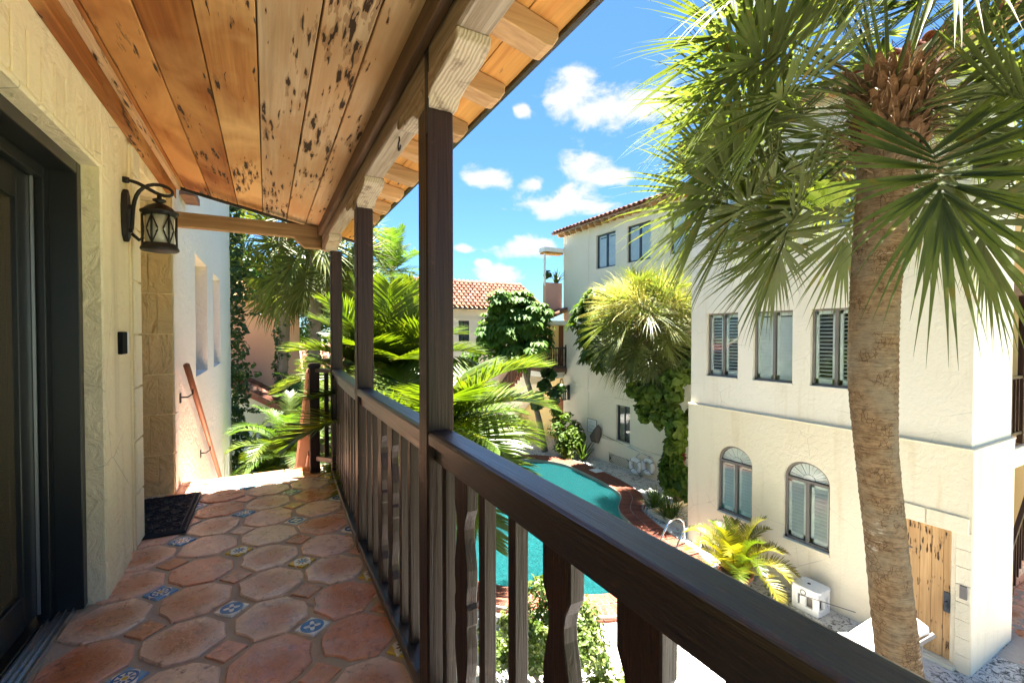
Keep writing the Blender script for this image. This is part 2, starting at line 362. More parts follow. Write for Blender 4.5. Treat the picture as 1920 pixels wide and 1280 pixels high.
def m_rooftile():
    t = NT('roof_tile'); v = t.co(); base = t.ramp(t.rnd(), [(0, (.19, .070, .040)), (.35, (.24, .115, .072)), (.65, (.15, .05, .03)), (1, (.27, .155, .11))])
    col = t.mix(t.ramp(t.noise(v, 7, 5, .65), [(.45, 0), (.7, .7)]), base, (.07, .035, .025)); t.bump(t.noise(v, 40, 4), .5, .005); return t.set(col, .85, .2)
M['roof_tile'] = m_rooftile()
def m_brick():
    t = NT('brick'); v = t.co(); base = t.ramp(t.rnd(), [(0, (.16, .045, .025)), (.5, (.21, .07, .04)), (1, (.13, .036, .024))])
    col = t.mix(t.ramp(t.noise(v, 30, 4, .7), [(.4, 0), (.75, .5)]), base, (.28, .13, .09)); t.bump(t.noise(v, 70, 4), .5, .004); return t.set(col, .9, .2)
M['brick'] = m_brick(); M['mortar'] = m_plain('mortar', (.30, .25, .21), .95, 0, .5)
def m_deck():
    t = NT('deck_stone'); v = t.co(); col = t.mix(t.noise(v, .8, 5), (.58, .56, .52), (.68, .66, .62))
    marks = t.math('MULTIPLY', t.ramp(t.noise(v, 9, 7, .75, 1.5), [(.51, 0), (.57, 1)]), t.ramp(t.noise(v, 1.1, 4, .6), [(.34, 0), (.5, 1)]))
    col = t.mix(t.math('MULTIPLY', marks, .85), col, (.028, .027, .022)); col = t.mix(t.ramp(t.noise(v, 34, 5, .7), [(.3, .8), (.4, 0)]), col, (.06, .055, .045))
    col = t.mix(t.ramp(t.noise(v, .5, 3), [(.55, 0), (.75, .5)]), col, (.74, .62, .48))
    t.bump(t.math('SUBTRACT', t.noise(v, 26, 6, .7), marks), .8, .012); return t.set(col, .95, .1)
M['deck'] = m_deck()
def m_poolplaster():
    t = NT('pool_plaster'); v = t.co(); col = t.mix(t.noise(v, .8, 4), (.22, .44, .45), (.34, .56, .57)); t.bump(t.noise(v, 30, 3), .2, .005); return t.set(col, .8, .2)
M['pool_plaster'] = m_poolplaster()
def m_water():
    t = NT('water'); v = t.co(); nt = t.t; nz = t.math('ADD', t.noise(v, 3.5, 4, .6, 1.2), t.math('MULTIPLY', t.noise(v, 16, 4, .6, .8), .45)); nb = t.bump(nz, 1.0, .22)
    tr = t.n('ShaderNodeBsdfTransparent'); tr.inputs[0].default_value = (.19, .50, .51, 1); gl = t.n('ShaderNodeBsdfGlossy'); gl.inputs['Roughness'].default_value = .03; t.l(nb, gl.inputs['Normal'])
    df = t.n('ShaderNodeBsdfDiffuse'); df.inputs[0].default_value = (.022, .15, .155, 1); t.l(nb, df.inputs['Normal'])
    m1 = t.n('ShaderNodeMixShader'); m1.inputs[0].default_value = .34; t.l(tr.outputs[0], m1.inputs[1]); t.l(df.outputs[0], m1.inputs[2])
    fr = t.n('ShaderNodeFresnel'); fr.inputs[0].default_value = 1.33; t.l(nb, fr.inputs['Normal'])
    mx = t.n('ShaderNodeMixShader'); t.l(fr.outputs[0], mx.inputs[0]); t.l(m1.outputs[0], mx.inputs[1]); t.l(gl.outputs[0], mx.inputs[2]); t.l(mx.outputs[0], nt.nodes['Material Output'].inputs[0]); return t.m
M['water'] = m_water()
def m_doorwood(name, c, c2): return m_wood(name, c, c2, axis=2, holes=.55, vary=.08)
M['cypress_door'] = m_doorwood('cypress_door', (.66, .42, .20), (.52, .29, .12))
M['brown_door'] = m_doorwood('brown_door', (.26, .09, .03), (.15, .05, .018))
def m_bark():
    t = NT('palm_bark'); v = t.co(scale=(5, 5, 46)); a = t.math('MULTIPLY_ADD', t.noise(t.co(scale=(9, 9, 12)), 1.6, 5, .65), .45, t.math('MULTIPLY', t.noise(v, 1.3, 6, .7, .8), .62)); v2 = t.co(scale=(26, 26, 17)); cr = t.math('ADD', t.vor(v2, 1.0, 'DISTANCE_TO_EDGE'), t.ramp(t.noise(t.co(), 6, 3), [(.4, 0), (.6, .12)])); b = t.noise(t.co(), 3, 4)
    col = t.mix(t.ramp(a, [(.35, 0), (.65, 1)]), (.055, .026, .011), (.30, .195, .105)); col = t.mix(t.ramp(b, [(.4, 0), (.7, .6)]), col, (.22, .20, .15))
    crk = t.math('LESS_THAN', cr, .035); col = t.mix(t.math('MULTIPLY', crk, .7), col, (.045, .028, .018))
    white = t.math('MULTIPLY', t.ramp(a, [(.56, 0), (.62, 1)]), t.ramp(t.noise(t.co(), 1.7, 3), [(.58, 0), (.66, 1)])); col = t.mix(t.math('MULTIPLY', white, .7), col, (.6, .56, .5))
    t.bump(t.math('SUBTRACT', a, t.math('MULTIPLY', crk, .6)), 1.0, .03); return t.set(col, .95, .1)
M['bark'] = m_bark(); M['boot'] = m_wood('boot', (.24, .12, .055), (.12, .055, .022), axis=2, sc=2, vary=.3, bs=1)
M['grey_bark'] = m_plain('grey_bark', (.20, .16, .12), .95, 0, .9, sc=20)
M['sabal'] = m_leaf('sabal', (.090, .112, .030), (.155, .172, .055), .40, .5, (1.25, 1.4, .45), 2, tip=(.22, .15, .03), vary=.35, spec=.25)
M['sabal_yellow'] = m_leaf('sabal_yellow', (.085, .115, .020), (.16, .175, .045), .32, .4, (1.3, 1.4, .35), 2, tip=(.26, .19, .045), vary=.25)
M['petiole'] = m_plain('petiole', (.12, .14, .04), .5)
M['dead_leaf'] = m_leaf('dead_leaf', (.20, .12, .06), (.14, .075, .035), .15, .7, (1, .9, .6), 4)
M['frond'] = m_leaf('frond', (.060, .105, .010), (.115, .150, .014), .38, .34, (1.35, 1.4, .25), 2.2, tip=(.22, .22, .025), vary=.18, spec=.6)
M['frond_gold'] = m_leaf('frond_gold', (.135, .145, .010), (.22, .185, .010), .42, .4, (1.35, 1.35, .2), 3, tip=(.30, .19, .015), vary=.15)
M['frond_dark'] = m_leaf('frond_dark', (.055, .105, .014), (.10, .15, .025), .35, .4, (1.4, 1.6, .4), 3)
M['broad'] = m_leaf('broad', (.045, .105, .014), (.09, .15, .024), .35, .55, (1.4, 1.6, .4), 1.5, spec=.25)
M['broad_light'] = m_leaf('broad_light', (.065, .125, .016), (.12, .165, .026), .35, .55, (1.4, 1.5, .4), 1.5, spec=.25)
M['broad_dark'] = m_leaf('broad_dark', (.025, .060, .014), (.055, .11, .022), .22, .45, (1.4, 1.7, .5), 1.5)
M['vine_yellow'] = m_leaf('vine_yellow', (.11, .17, .02), (.19, .21, .03), .35, .4, (1.4, 1.5, .3), 2)
M['bush'] = m_leaf('bush', (.06, .105, .016), (.15, .18, .045), .35, .45, (1.4, 1.5, .4), 5)
M['red_leaf'] = m_leaf('red_leaf', (.16, .018, .02), (.24, .07, .06), .25, .4, (1.3, 1, 1), 8)
M['yellow_leaf'] = m_leaf('yellow_leaf', (.45, .45, .05), (.55, .48, .08), .35, .4, (1.3, 1.3, .4), 5)
# ================================================================== BALCONY
FL = 3.6
floor = MB().box(-2.2, .605, -1.5, 5.12, 3.35, FL - .012).build('floor', M['grout'], None, kind='structure')
def oct_mesh(name, h, c, jit, seed, thick=.03):
    r = random.Random(seed); P = [(-h, -h + c), (-h + c, -h), (h - c, -h), (h, -h + c), (h, h - c), (h - c, h), (-h + c, h), (-h, h - c)]
    P = [(x + r.uniform(-jit, jit), y + r.uniform(-jit, jit)) for x, y in P]
    Q = []
    for i in range(8):                       # hand-cut edges: midpoints pushed in or out
        a, b = P[i], P[(i + 1) % 8]; Q.append(a); Q.append(((a[0] + b[0]) / 2 + r.uniform(-jit, jit) * .6, (a[1] + b[1]) / 2 + r.uniform(-jit, jit) * .6))
    n = 16; vs = [(x, y, -thick) for x, y in Q] + [(x, y, -.006) for x, y in Q] + [(x * .965, y * .965, 0) for x, y in Q] + [(x * .7, y * .7, .0015) for x, y in Q]
    fs = [(k * n + i, k * n + (i + 1) % n, (k + 1) * n + (i + 1) % n, (k + 1) * n + i) for k in range(3) for i in range(n)] + [tuple(range(3 * n, 4 * n))]
    me = bpy.data.meshes.new(name); me.from_pydata(vs, [], fs); me.materials.append(M['terracotta']); return me
octs = [oct_mesh('floor_tile', .159, .096, .0145, s) for s in range(10)]
def dot_mesh(h, m, jit=0, seed=0):
    r = random.Random(seed); P = [(0, -h), (h, 0), (0, h), (-h, 0)]; P = [(x + r.uniform(-jit, jit), y + r.uniform(-jit, jit)) for x, y in P]
    vs = [(x, y, -.03) for x, y in P] + [(x, y, -.003) for x, y in P] + [(x * .95, y * .95, 0) for x, y in P]
    fs = [(k * 4 + i, k * 4 + (i + 1) % 4, (k + 1) * 4 + (i + 1) % 4, (k + 1) * 4 + i) for k in range(2) for i in range(4)] + [(8, 9, 10, 11)]
    me = bpy.data.meshes.new('small_tile'); me.from_pydata(vs, [], fs); me.materials.append(m); return me
dots = [dot_mesh(.082, M['terracotta'], .005, s) for s in range(3)]; pdot = dot_mesh(.078, M['painted'])
P_ = .35
for i in range(-4, 3):
    for j in range(-4, 8):
        cx, cy = -.345 + P_ * i, 2.525 + P_ * j
        if cx < -.95 and not (3.8 < cy < 4.9): continue
        r = random.Random(i * 31 + j)
        if cy < 5.0: link('floor_tile', octs[r.randrange(10)], None, floor, (cx, cy, FL + r.uniform(-.003, .002)), (r.uniform(-.008, .008), r.uniform(-.008, .008), r.choice((0, R(90), R(180), R(270))) + r.uniform(-.035, .035)))
        dx, dy = cx + P_ / 2, cy + P_ / 2
        if dy < 5.08 and dx < .56:
            if (i + j) % 2: link('small_tile', dots[r.randrange(3)], None, floor, (dx, dy, FL - .003), (0, 0, r.uniform(-.04, .04)))
            else: link('painted_tile', pdot, None, floor, (dx, dy, FL - .001), (0, 0, r.uniform(-.04, .04)))
nos = MB().box(-.14, .14, -.06, .06, -.09, .012).mesh("nosing_tile")
for k in range(5): bevel(link("nosing_tile", nos, M["terracotta"], floor, (-.57 + k * .287, 5.12, FL - .004)), .006)
MB().box(.605, .63, -1.5, 5.12, 3.3, 3.60).build('fascia_board', M['rail_y'], floor)

# --- near house wall with the sliding door
house = empty('townhouse', (-.75, 1.5, FL), 'cream stucco house wall with the sliding door, right beside the tiled balcony floor', 'house')
MX = -.75
wl = MB()
wl.box(-1.15, MX, -1.5, 3.10, 5.86, 6.6); wl.box(-1.15, MX, 3.10, 3.60, 3.0, 6.6); wl.box(-1.15, MX - .022, 3.60, 3.73, 3.0, 6.6)
wl.box(-1.15, MX - .012, 3.73, 3.90, 3.0, 6.6); wl.box(-2.2, -1.15, 3.86, 3.90, 3.0, 6.6)
wl.box(-1.15, MX, 3.9, 4.845, 6.12, 6.6); wl.box(-2.2, -.72, 4.845, 5.05, 3.0, 9.0); wl.box(-2.25, -2.2, 3.86, 5.05, 3.0, 6.6); wl.box(-2.2, -1.15, 3.9, 4.845, 6.15, 6.3)
wl.build('wall', M['wall_cream'], house, bv=.008)
for k in range(24):          # soldier course over the door
    y = 3.19 - .118 * k
    bm = MB().box(MX, MX + .009, y - .104, y, 5.875, 6.085)
    bm.build('lintel_block', M['wall_cream'], house, bv=.004)
for k in range(9):           # quoins at the corner of the wall and at the back of the entry
    z0 = 3.62 + .345 * k
    MB().box(MX - .012, MX + .004, 3.735, 3.904, z0, z0 + .333).build('quoin_block', M['block'], house, bv=.004)
    s = .16 if k % 2 else .10
    MB().box(-.72 - s, -.716, 4.832, 4.845, z0, z0 + .335).build('quoin_block', M['wall_tan'], house, bv=.003)
    MB().box(-1.3, -.724 - s, 4.832, 4.845, z0, z0 + .335).build('quoin_block', M['wall_tan'], house, bv=.003)
    MB().box(-.7165, -.706, 4.86, 4.86 + s, z0, z0 + .333).build('quoin_block', M['wall_white'], house, bv=.003)
MB().box(-1.15, -.855, 3.085, 3.10, 3.6, 5.86)
MB().box(-.79, -.765, 3.9, 3.915, 6.12, 6.2).build('bracket', M['black_metal'], house)
# door: outer frame, two tracks, panel, glass
dr = MB(); 
dr.box(-1.0, -.83, 3.045, 3.10, 3.6, 5.86); dr.box(-1.0, -.83, -1.5, 3.045, 5.80, 5.86)
dr.box(-.985, -.935, 2.985, 3.045, 3.6, 5.80); dr.box(-1.08, -1.03, 2.97, 3.045, 3.6, 5.80)
dr.box(-.985, -.935, -1.5, 2.985, 5.74, 5.80); dr.box(-1.1, -.955, -1.5, 3.045, 3.56, 3.625)
door = dr.build('sliding_door', M['door_frame'], house, bv=.003)
pn = MB(); pn.box(-1.02, -.975, 2.83, 2.965, 3.66, 5.74); pn.box(-1.02, -.975, 1.2, 2.83, 5.60, 5.74); pn.box(-1.02, -.975, 1.2, 2.83, 3.66, 3.82)
pn.box(-1.075, -1.04, 2.36, 2.50, 3.66, 5.74)
pn.build('panel_frame', M['door_frame'], door, bv=.003)
MB().box(-1.005, -.995, 1.2, 2.83, 3.82, 5.60).build('glass', M['glass_door'], door)
MB().box(-1.12, -1.11, -1.5, 3.05, 3.6, 5.86).build('curtain', M['wall_tan'], door)
MB().box(-.973, -.962, 2.955, 2.963, 3.66, 5.74).build('seal_strip', M['alu'], door)
tk = MB(); tk.box(-.955, -.865, -1.5, 3.085, 3.59, 3.604)
for x in (-.95, -.925, -.9, -.872): tk.box(x, x + .006, -1.5, 3.085, 3.604, 3.618)
tk.build('track', M['alu'], door)

# --- white wing beyond the entry, with deep window openings
wing = empty('house_wing', (-.72, 5.05, 0), 'white stucco side wall with two narrow deep window openings above the outdoor stairs', 'house')
def cells(mb, axis, pos, back, u0, u1, z0, z1, ops):
    """wall slab with rectangular openings; ops = (u0,u1,z0,z1), sorted, not overlapping in u"""
    def bx(a, b, c, d):
        if b - a < 1e-4 or d - c < 1e-4: return
        if axis == 'x': mb.box(pos, back, a, b, c, d)
        else: mb.box(a, b, pos, back, c, d)
    cur = u0; groups = {}
    for o in ops: groups.setdefault((o[0], o[1]), []).append(o)
    for (a, b) in sorted(groups):
        bx(cur, a, z0, z1); zc = z0
        for o in sorted(groups[(a, b)], key=lambda q: q[2]): bx(a, b, zc, o[2]); zc = o[3]
        bx(a, b, zc, z1); cur = b
    bx(cur, u1, z0, z1); return mb
cells(MB(), 'x', -.72, -1.02, 5.05, 12.05, 0, 8.6, [(6.32, 7.52, 4.5, 5.92), (8.3, 9.45, 4.48, 5.93)]).build('wall', M['wall_white'], wing)
for y0, y1 in ((6.32, 7.52), (8.3, 9.45)):
    w = MB(); w.box(-1.0, -.955, y0, y0 + .04, 4.5, 5.92); w.box(-1.0, -.955, y1 - .04, y1, 4.5, 5.92); w.box(-1.0, -.955, y0, y1, 5.88, 5.92); w.box(-1.0, -.955, y0, y1, 4.5, 4.54)
    f = w.build('window', M['frame_dark'], wing); MB().box(-.99, -.98, y0 + .04, y1 - .04, 4.54, 5.88).build('pane', M['glass'], f)
MB().box(-1.0, -.45, 5.05, 12.05, 8.6, 8.72).build('roof_slab', M['roof_tile'], wing)
MB().box(-1.02, -.6, 5.3, 5.7, 6.32, 6.38).build('roof_slab', M['roof_tile'], wing)

# --- outdoor stairs going down beyond the floor
st = MB()
for k in range(20): st.box(-.72, .5, 5.12 + .27 * k, 5.12 + .27 * (k + 1) + .02, max(0, 3.42 - .18 * (k + 1) - .3), 3.6 - .18 * (k + 1))
st.build('stairs', M['terracotta'], None, kind='structure')
hr = empty('wall_handrail', (-.72, 4.95, 4.6), 'brown sloping handrail on brackets fixed to the white stucco wall by the stairs', 'handrail')
MB().tube([(-.62, 4.84, 4.72), (-.62, 8.3, 2.62)], .026, 12).build('rail', M['handrail_brown'], hr, True)
for y in (5.2, 6.6, 8.0):
    z = 4.72 - (y - 4.84) * .607
    b = MB(); b.tube([(-.72, y, z - .10), (-.66, y, z - .10), (-.62, y, z - .07), (-.62, y, z - .02)], .008, 6); b.box(-.72, -.712, y - .03, y + .03, z - .15, z - .06); b.build('bracket', M['black_metal'], hr)

# --- balcony roof: boards, beams, rafter tails, tiles
SL = -.2205
def cz(x): return 6.34 + SL * (x + .7)
roof = empty('balcony_roof', (-.75, 2.0, 6.34), 'wooden plank porch roof over the balcony with a red clay tile edge', 'roof')
edges = [(-.69, -.652, 'plank_orange'), (-.65, -.452, 'plank_orange'), (-.45, -.238, 'plank_orange'), (-.236, -.026, 'plank_gold'), (-.024, .182, 'plank_tan'), (.185, .352, 'plank_tan'), (.354, .47, 'plank_tan')]
def slopebox(x0, x1, y0, y1, t0, t1):
    return MB().prism([(x0, cz(x0) + t0), (x1, cz(x1) + t0), (x1, cz(x1) + t1), (x0, cz(x0) + t1)], 'y', y0, y1)
for i, (a, b, m) in enumerate(edges):
    slopebox(a + .002, b - .002, -1.5, 5.10 + .012 * ((i * 7) % 3), random.uniform(0, .003), .028).build('ceiling_plank', M[m], roof, bv=.003)
slopebox(.61, .735, -1.5, 5.12, 0, .028).build('eave_plank', M['deck_orange'], roof, bv=.002); slopebox(.738, .862, -1.5, 5.12, .001, .028).build('eave_plank', M['deck_orange'], roof, bv=.002)
slopebox(-.75, .866, -1.5, 5.14, .032, .09).build('roof_deck', M['dark_board'], roof)
slopebox(.864, .882, -1.5, 5.15, -.012, .03).build('drip_edge', M['rail_y'], roof)
slopebox(-.72, .87, 5.141, 5.156, -.02, .09).build('drip_edge', M['rail_x'], roof)
MB().prism([(-.752, 6.20), (-.70, 6.20), (-.70, 6.345), (-.752, 6.345)], 'y', -1.5, 5.0).build('ledger_board', M['plank_orange'], roof, bv=.004)
MB().box(-.70, -.672, -1.5, 5.02, 6.285, 6.333).build('trim_strip', M['plank_tan'], roof, bv=.003)
hb = MB().box(.50, .607, -1.5, 5.12, 5.905, 6.06); hb.build('header_beam', M['weathered'], roof, bv=.008)
MB().box(.46, .498, -1.5, 5.05, 5.985, 6.075).build('inner_beam', M['dark_board'], roof, bv=.004)
MB().box(-.72, .50, 4.98, 5.07, 5.955, 6.085).build('cross_beam', M['beam_x'], roof, bv=.006)
MB().prism([(.25, 5.954), (.5, 5.954), (.5, 5.86), (.34, 5.86), (.27, 5.92)], 'y', 4.975, 5.075).build('beam_bracket', M['beam_x'], roof, bv=.004)
posts = [(-.14, .505), (1.56, .50), (3.0, .505), (4.70, .55)]
def corbel(y0, y1, x0, z=5.905):
    L = []
    for y, dz in ((y0 - .30, 0), (y0 - .295, -.035), (y0 - .24, -.055), (y0 - .17, -.062), (y0 - .10, -.066), (y0 - .05, -.078), (y0 - .015, -.105), (y1 + .015, -.105), (y1 + .05, -.078), (y1 + .10, -.066), (y1 + .24, -.055), (y1 + .295, -.035), (y1 + .30, 0)):
        L.append((y, z + dz))
    return MB().prism(L, 'x', x0 - .003, x0 + .111)
for (y, x) in posts:
    corbel(y, y + .1, min(x, .502)).build('corbel', M['end_grain'], roof, bv=.004)
for k in range(15):
    y = 1.245 - .38 * 7 + .38 * k
    if y > 5.05 or y < -1.4: continue
    MB().prism([(.60, cz(.60) - .002), (.60, cz(.60) - .085), (.80, cz(.80) - .083), (.825, cz(.825) - .075), (.848, cz(.848) - .035), (.848, cz(.848) - .002)], 'y', y, y + .088).build('rafter_tail', M['rafter'], roof, bv=.004)
def barrel(name, L, r0, r1, n=8, th=.012):
    """half-barrel clay tile along +X (down slope), convex up"""
    vs = []
    for x, r in ((0, r0), (L, r1)):
        for q in (r, r - th):
            for k in range(n + 1):
                a = math.pi * k / n; vs.append((x, q * math.cos(a), q * math.sin(a)))
    m = n + 1; fs = []
    for k in range(n):
        fs += [(k, k + 1, 2 * m + k + 1, 2 * m + k), (m + k + 1, m + k, 3 * m + k, 3 * m + k + 1), (2 * m + k, 2 * m + k + 1, 3 * m + k + 1, 3 * m + k), (k + 1, k, m + k, m + k + 1)]
    me = bpy.data.meshes.new(name); me.from_pydata(vs, [], fs); me.polygons.foreach_set('use_smooth', [True] * len(me.polygons)); me.materials.append(M['roof_tile']); return me
tile_near = barrel('roof_tile', .48, .085, .105)
for k in range(23):
    y = 1.22 - .29 * 9 + .29 * k
    if y > 5.1: break
    for q, x in enumerate((.49, .08, -.33)):
        link('roof_tile', tile_near, None, roof, (x + .75, y - 2.0, cz(x) + .094 - 6.34), (0, math.atan(-SL), random.uniform(-.02, .02)))
        link('roof_tile', tile_near, None, roof, (x - .02 + .75, y + .145 - 2.0, cz(x) + .165 - 6.34), (R(180), math.atan(-SL), 0)) if q == 0 else None
for (y, x) in posts[1:3]:
    MB().box(x - .004, x + .0, y - .03, y + .004, 5.70, 6.03).build('steel_strap', M['black_metal'], roof)
MB().tube([(.545, 2.1, 5.905), (.545, 2.1, 5.885)] + [(.545, 2.1 + .022 * math.sin(a), 5.866 + .022 * math.cos(a)) for a in [i * .5 for i in range(0, 10)]], .004, 6).build('hook', M['black_metal'], roof)

# --- railing
rail = empty('balcony_railing', (.55, 2.3, FL), 'dark brown wooden balcony railing with posts and alternating square and carved balusters', 'railing')
def rx(y): return .55 if y < 3 else .55 + .052 * ((y - 3) / 1.75) ** 1.6
for (y, x) in posts:
    MB().box(x, x + .102, y, y + .10, FL - .25, 5.80).build('post', M['rail_z'], rail, bv=.006)
def railrun(ys, w, z0, z1, name, m, rnd=.012, dx=0):
    vs = []; fs = []; hw = w / 2
    prof = [(-hw, z0), (hw, z0), (hw, z1 - rnd), (hw - rnd * .3, z1 - rnd * .3), (hw - rnd, z1), (-hw + rnd, z1), (-hw + rnd * .3, z1 - rnd * .3), (-hw, z1 - rnd)]; n = len(prof)
    for y in ys:
        for px, pz in prof: vs.append((rx(y) + dx + px, y, pz))
    for i in range(len(ys) - 1):
        for k in range(n): fs.append((i * n + k, (i + 1) * n + k, (i + 1) * n + (k + 1) % n, i * n + (k + 1) % n))
    fs += [tuple(range(n)), tuple((len(ys) - 1) * n + k for k in range(n - 1, -1, -1))]
    return MB().add(vs, fs).build(name, m, rail)
bays = [(-.04, 1.56), (1.66, 3.0), (3.10, 4.70)]
for a, b in bays:
    ys = [a + (b - a) * i / 10 for i in range(11)]
    railrun(ys, .094, 4.606, 4.65, 'handrail', M['rail_y'], .014); railrun(ys, .05, 4.545, 4.606, 'sub_rail', M['rail_y'], .004)
    railrun(ys, .095, 3.625, 3.668, 'bottom_rail', M['rail_y'], .005)
def carved(y, x):
    """flat board sawn to a vase outline, in the plane of the railing"""
    zb, zt = 3.668, 4.545; H = .052; pr = [(zt, H), (4.455, H), (4.445, .047), (4.42, .034), (4.39, .028), (4.36, .030), (4.32, .040), (4.27, .050), (4.22, .051), (4.19, .046), (4.165, .044), (4.150, .052),
          (4.10, .052), (4.095, .044), (4.07, .046), (4.03, .051), (3.98, .050), (3.93, .040), (3.89, .030), (3.86, .028), (3.83, .034), (3.805, .047), (3.795, H), (zb, H)]
    pl = [(y + w, z) for z, w in pr] + [(y - w, z) for z, w in reversed(pr)]
    return MB().prism(pl, 'x', x - .019, x + .019)
S1 = [1.475, 1.165, .985, .37, .19]; W1 = [1.325, .79, .55, .0]
S2 = [2.85, 2.69, 2.06, 1.91, 1.75]; W2 = [2.49, 2.26]
S3 = [3.2, 3.36, 3.52, 3.98, 4.13, 4.28, 4.42, 4.56]; W3 = [3.68, 3.83]
for ys, f in ((S1 + S2 + S3, 0), (W1[:3] + W2 + W3, 1)):
    for y in ys:
        x = rx(y)
        if f: carved(y, x).build('carved_baluster', M['rail_z'], rail, bv=.003)
        else: MB().box(x - .019, x + .019, y - .019, y + .019, 3.668, 4.545).build('baluster', M['rail_z'], rail, bv=.002)
MB().box(.37, .465, 4.94, 5.035, 3.5, 4.70).build('newel_post', M['rail_z'], rail, bv=.006); MB().box(.36, .475, 4.93, 5.045, 4.66, 4.69).build('newel_cap', M['rail_z'], rail, bv=.004)
MB().beam((.44, 4.98, 4.628), (.60, 4.78, 4.628), .08, .04).build('handrail', M['rail_x'], rail, bv=.006); MB().beam((.44, 4.98, 3.74), (.60, 4.78, 3.74), .07, .05).build('bottom_rail', M['rail_x'], rail, bv=.004)
MB().box(.50, .54, 4.86, 4.90, 3.76, 4.61).build('baluster', M['rail_z'], rail, bv=.002)
srl = empty('stair_railing', (.42, 5.1, FL), 'sloping brown wooden stair railing leading down from the corner post of the balcony', 'railing')
MB().beam((.39, 5.03, 4.62), (.39, 8.4, 2.35), .085, .05).build('handrail', M['handrail_brown'], srl, bv=.006); MB().beam((.39, 5.03, 3.78), (.39, 8.4, 1.5), .07, .05).build('bottom_rail', M['handrail_brown'], srl, bv=.004)
for k in range(20):
    y = 5.15 + k * .16; z = 4.62 - (y - 5.03) * .674
    MB().box(.37, .408, y - .018, y + .018, z - .82, z - .02).build('baluster', M['handrail_brown'], srl)

# --- lantern, keypad, mat
lan = empty('wall_lantern', (-.75, 3.5, 5.7), 'black wrought iron lantern with scroll arm, mounted on the cream wall beside the sliding door', 'lantern')
MB().prism([(3.46, 5.58), (3.50, 5.545), (3.54, 5.58), (3.555, 5.66), (3.555, 5.76), (3.54, 5.83), (3.50, 5.865), (3.46, 5.83), (3.445, 5.76), (3.445, 5.66)], 'x', -.75, -.722).build('back_plate', M['black_metal'], lan, bv=.006)
arm = [(-.71, 3.5, 5.60), (-.675, 3.5, 5.565), (-.655, 3.5, 5.585)]
MB().tube(arm + [], .010, 8).build('arm', M['black_metal'], lan, True)
arm = [(-.71, 3.5, 5.60), (-.705, 3.5, 5.72), (-.698, 3.5, 5.80), (-.675, 3.5, 5.865), (-.63, 3.5, 5.905), (-.575, 3.5, 5.917), (-.52, 3.5, 5.90), (-.50, 3.5, 5.868), (-.525, 3.5, 5.845), (-.57, 3.5, 5.85), (-.62, 3.5, 5.875), (-.68, 3.5, 5.912), (-.73, 3.5, 5.918)]
o = MB().tube(arm, .012, 8).build('arm', M['black_metal'], lan, True); o.modifiers.new('s', 'SUBSURF').levels = 1; o.modifiers[0].render_levels = 1
MB().lathe([(.0, -.02), (.018, -.015), (.018, .015), (0, .02)], (-.735, 3.5, 5.918), 10).build('arm_finial', M['black_metal'], lan, True)
for z in (5.62, 5.76): MB().tube([(-.725, 3.5, z), (-.705, 3.5, z)], .014, 8).build('rivet', M['black_metal'], lan)
LX, LY = -.575, 3.5
MB().lathe([(.0, 5.86), (.012, 5.855), (.012, 5.83), (.034, 5.822), (.034, 5.812), (.014, 5.80), (.03, 5.795), (.065, 5.775), (.086, 5.752), (.097, 5.748), (.097, 5.738), (.084, 5.735), (.084, 5.72), (.0, 5.718)], (LX, LY, 0), 28).build('cap', M['black_metal'], lan, True)
MB().lathe([(.0, 5.535), (.084, 5.535), (.084, 5.548), (.09, 5.548), (.09, 5.535), (.098, 5.522), (.098, 5.512), (.088, 5.505), (0, 5.505)][::-1], (LX, LY, 0), 28).build('base_ring', M['black_metal'], lan, True)
MB().lathe([(0, 5.54), (.072, 5.54), (.072, 5.72), (0, 5.72)], (LX, LY, 0), 24).build('glass_shade', m_glass('seeded_glass', (.55, .53, .45), .25), lan, True)
for k in range(6):
    a = k * math.pi / 3 + .2; ca, sa = math.cos(a), math.sin(a); g = MB()
    g.tube([(LX + .084 * ca, LY + .084 * sa, 5.54), (LX + .084 * ca, LY + .084 * sa, 5.725)], .006, 6)
    for sgn in (1, -1):
        for zz, dr in ((5.545, 1), (5.715, -1)):
            pts = []
            for t in [i / 9 for i in range(10)]:
                da = sgn * (.52 * t if t < .75 else .52 * (1.5 - t)); z = zz + dr * (.085 * min(t / .75, 1) - (.02 * max(0, t - .75) / .25))
                pts.append((LX + .083 * math.cos(a + da), LY + .083 * math.sin(a + da), z))
            g.tube(pts, .0042, 5)
    g.build('scroll_bar', M['black_metal'], lan, True)
kp = empty('keypad', (-.75, 3.42, 4.95), 'small black and white doorbell panel on the cream wall below the lantern', 'doorbell')
MB().box(-.75, -.728, 3.345, 3.455, 4.88, 5.01).build('black_panel', M['plastic_black'], kp, bv=.004); MB().box(-.75, -.735, 3.457, 3.525, 4.88, 5.01).build('white_panel', M['white_paint'], kp, bv=.003)
mat = empty('doormat', (-.8, 4.3, FL), 'black rubber doormat with a scroll pattern lying on the terracotta tiles at the entry', 'doormat')
X0, X1, Y0, Y1 = -1.12, -.51, 3.86, 4.76; zt = FL + .005
g = MB(); g.box(X0, X1, Y0, Y1, zt, zt + .006); g.build('base', m_plain('rubber_base', (.006, .006, .01), .8), mat)
g = MB()
for i in range(2): g.tube([(X0 + .01 + .03 * i, Y0 + .01 + .03 * i, zt + .012), (X1 - .01 - .03 * i, Y0 + .01 + .03 * i, zt + .012), (X1 - .01 - .03 * i, Y1 - .01 - .03 * i, zt + .012), (X0 + .01 + .03 * i, Y1 - .01 - .03 * i, zt + .012)], .008, 6, True)
g.build('border', M['rubber'], mat)
g = MB(); r = random.Random(3)
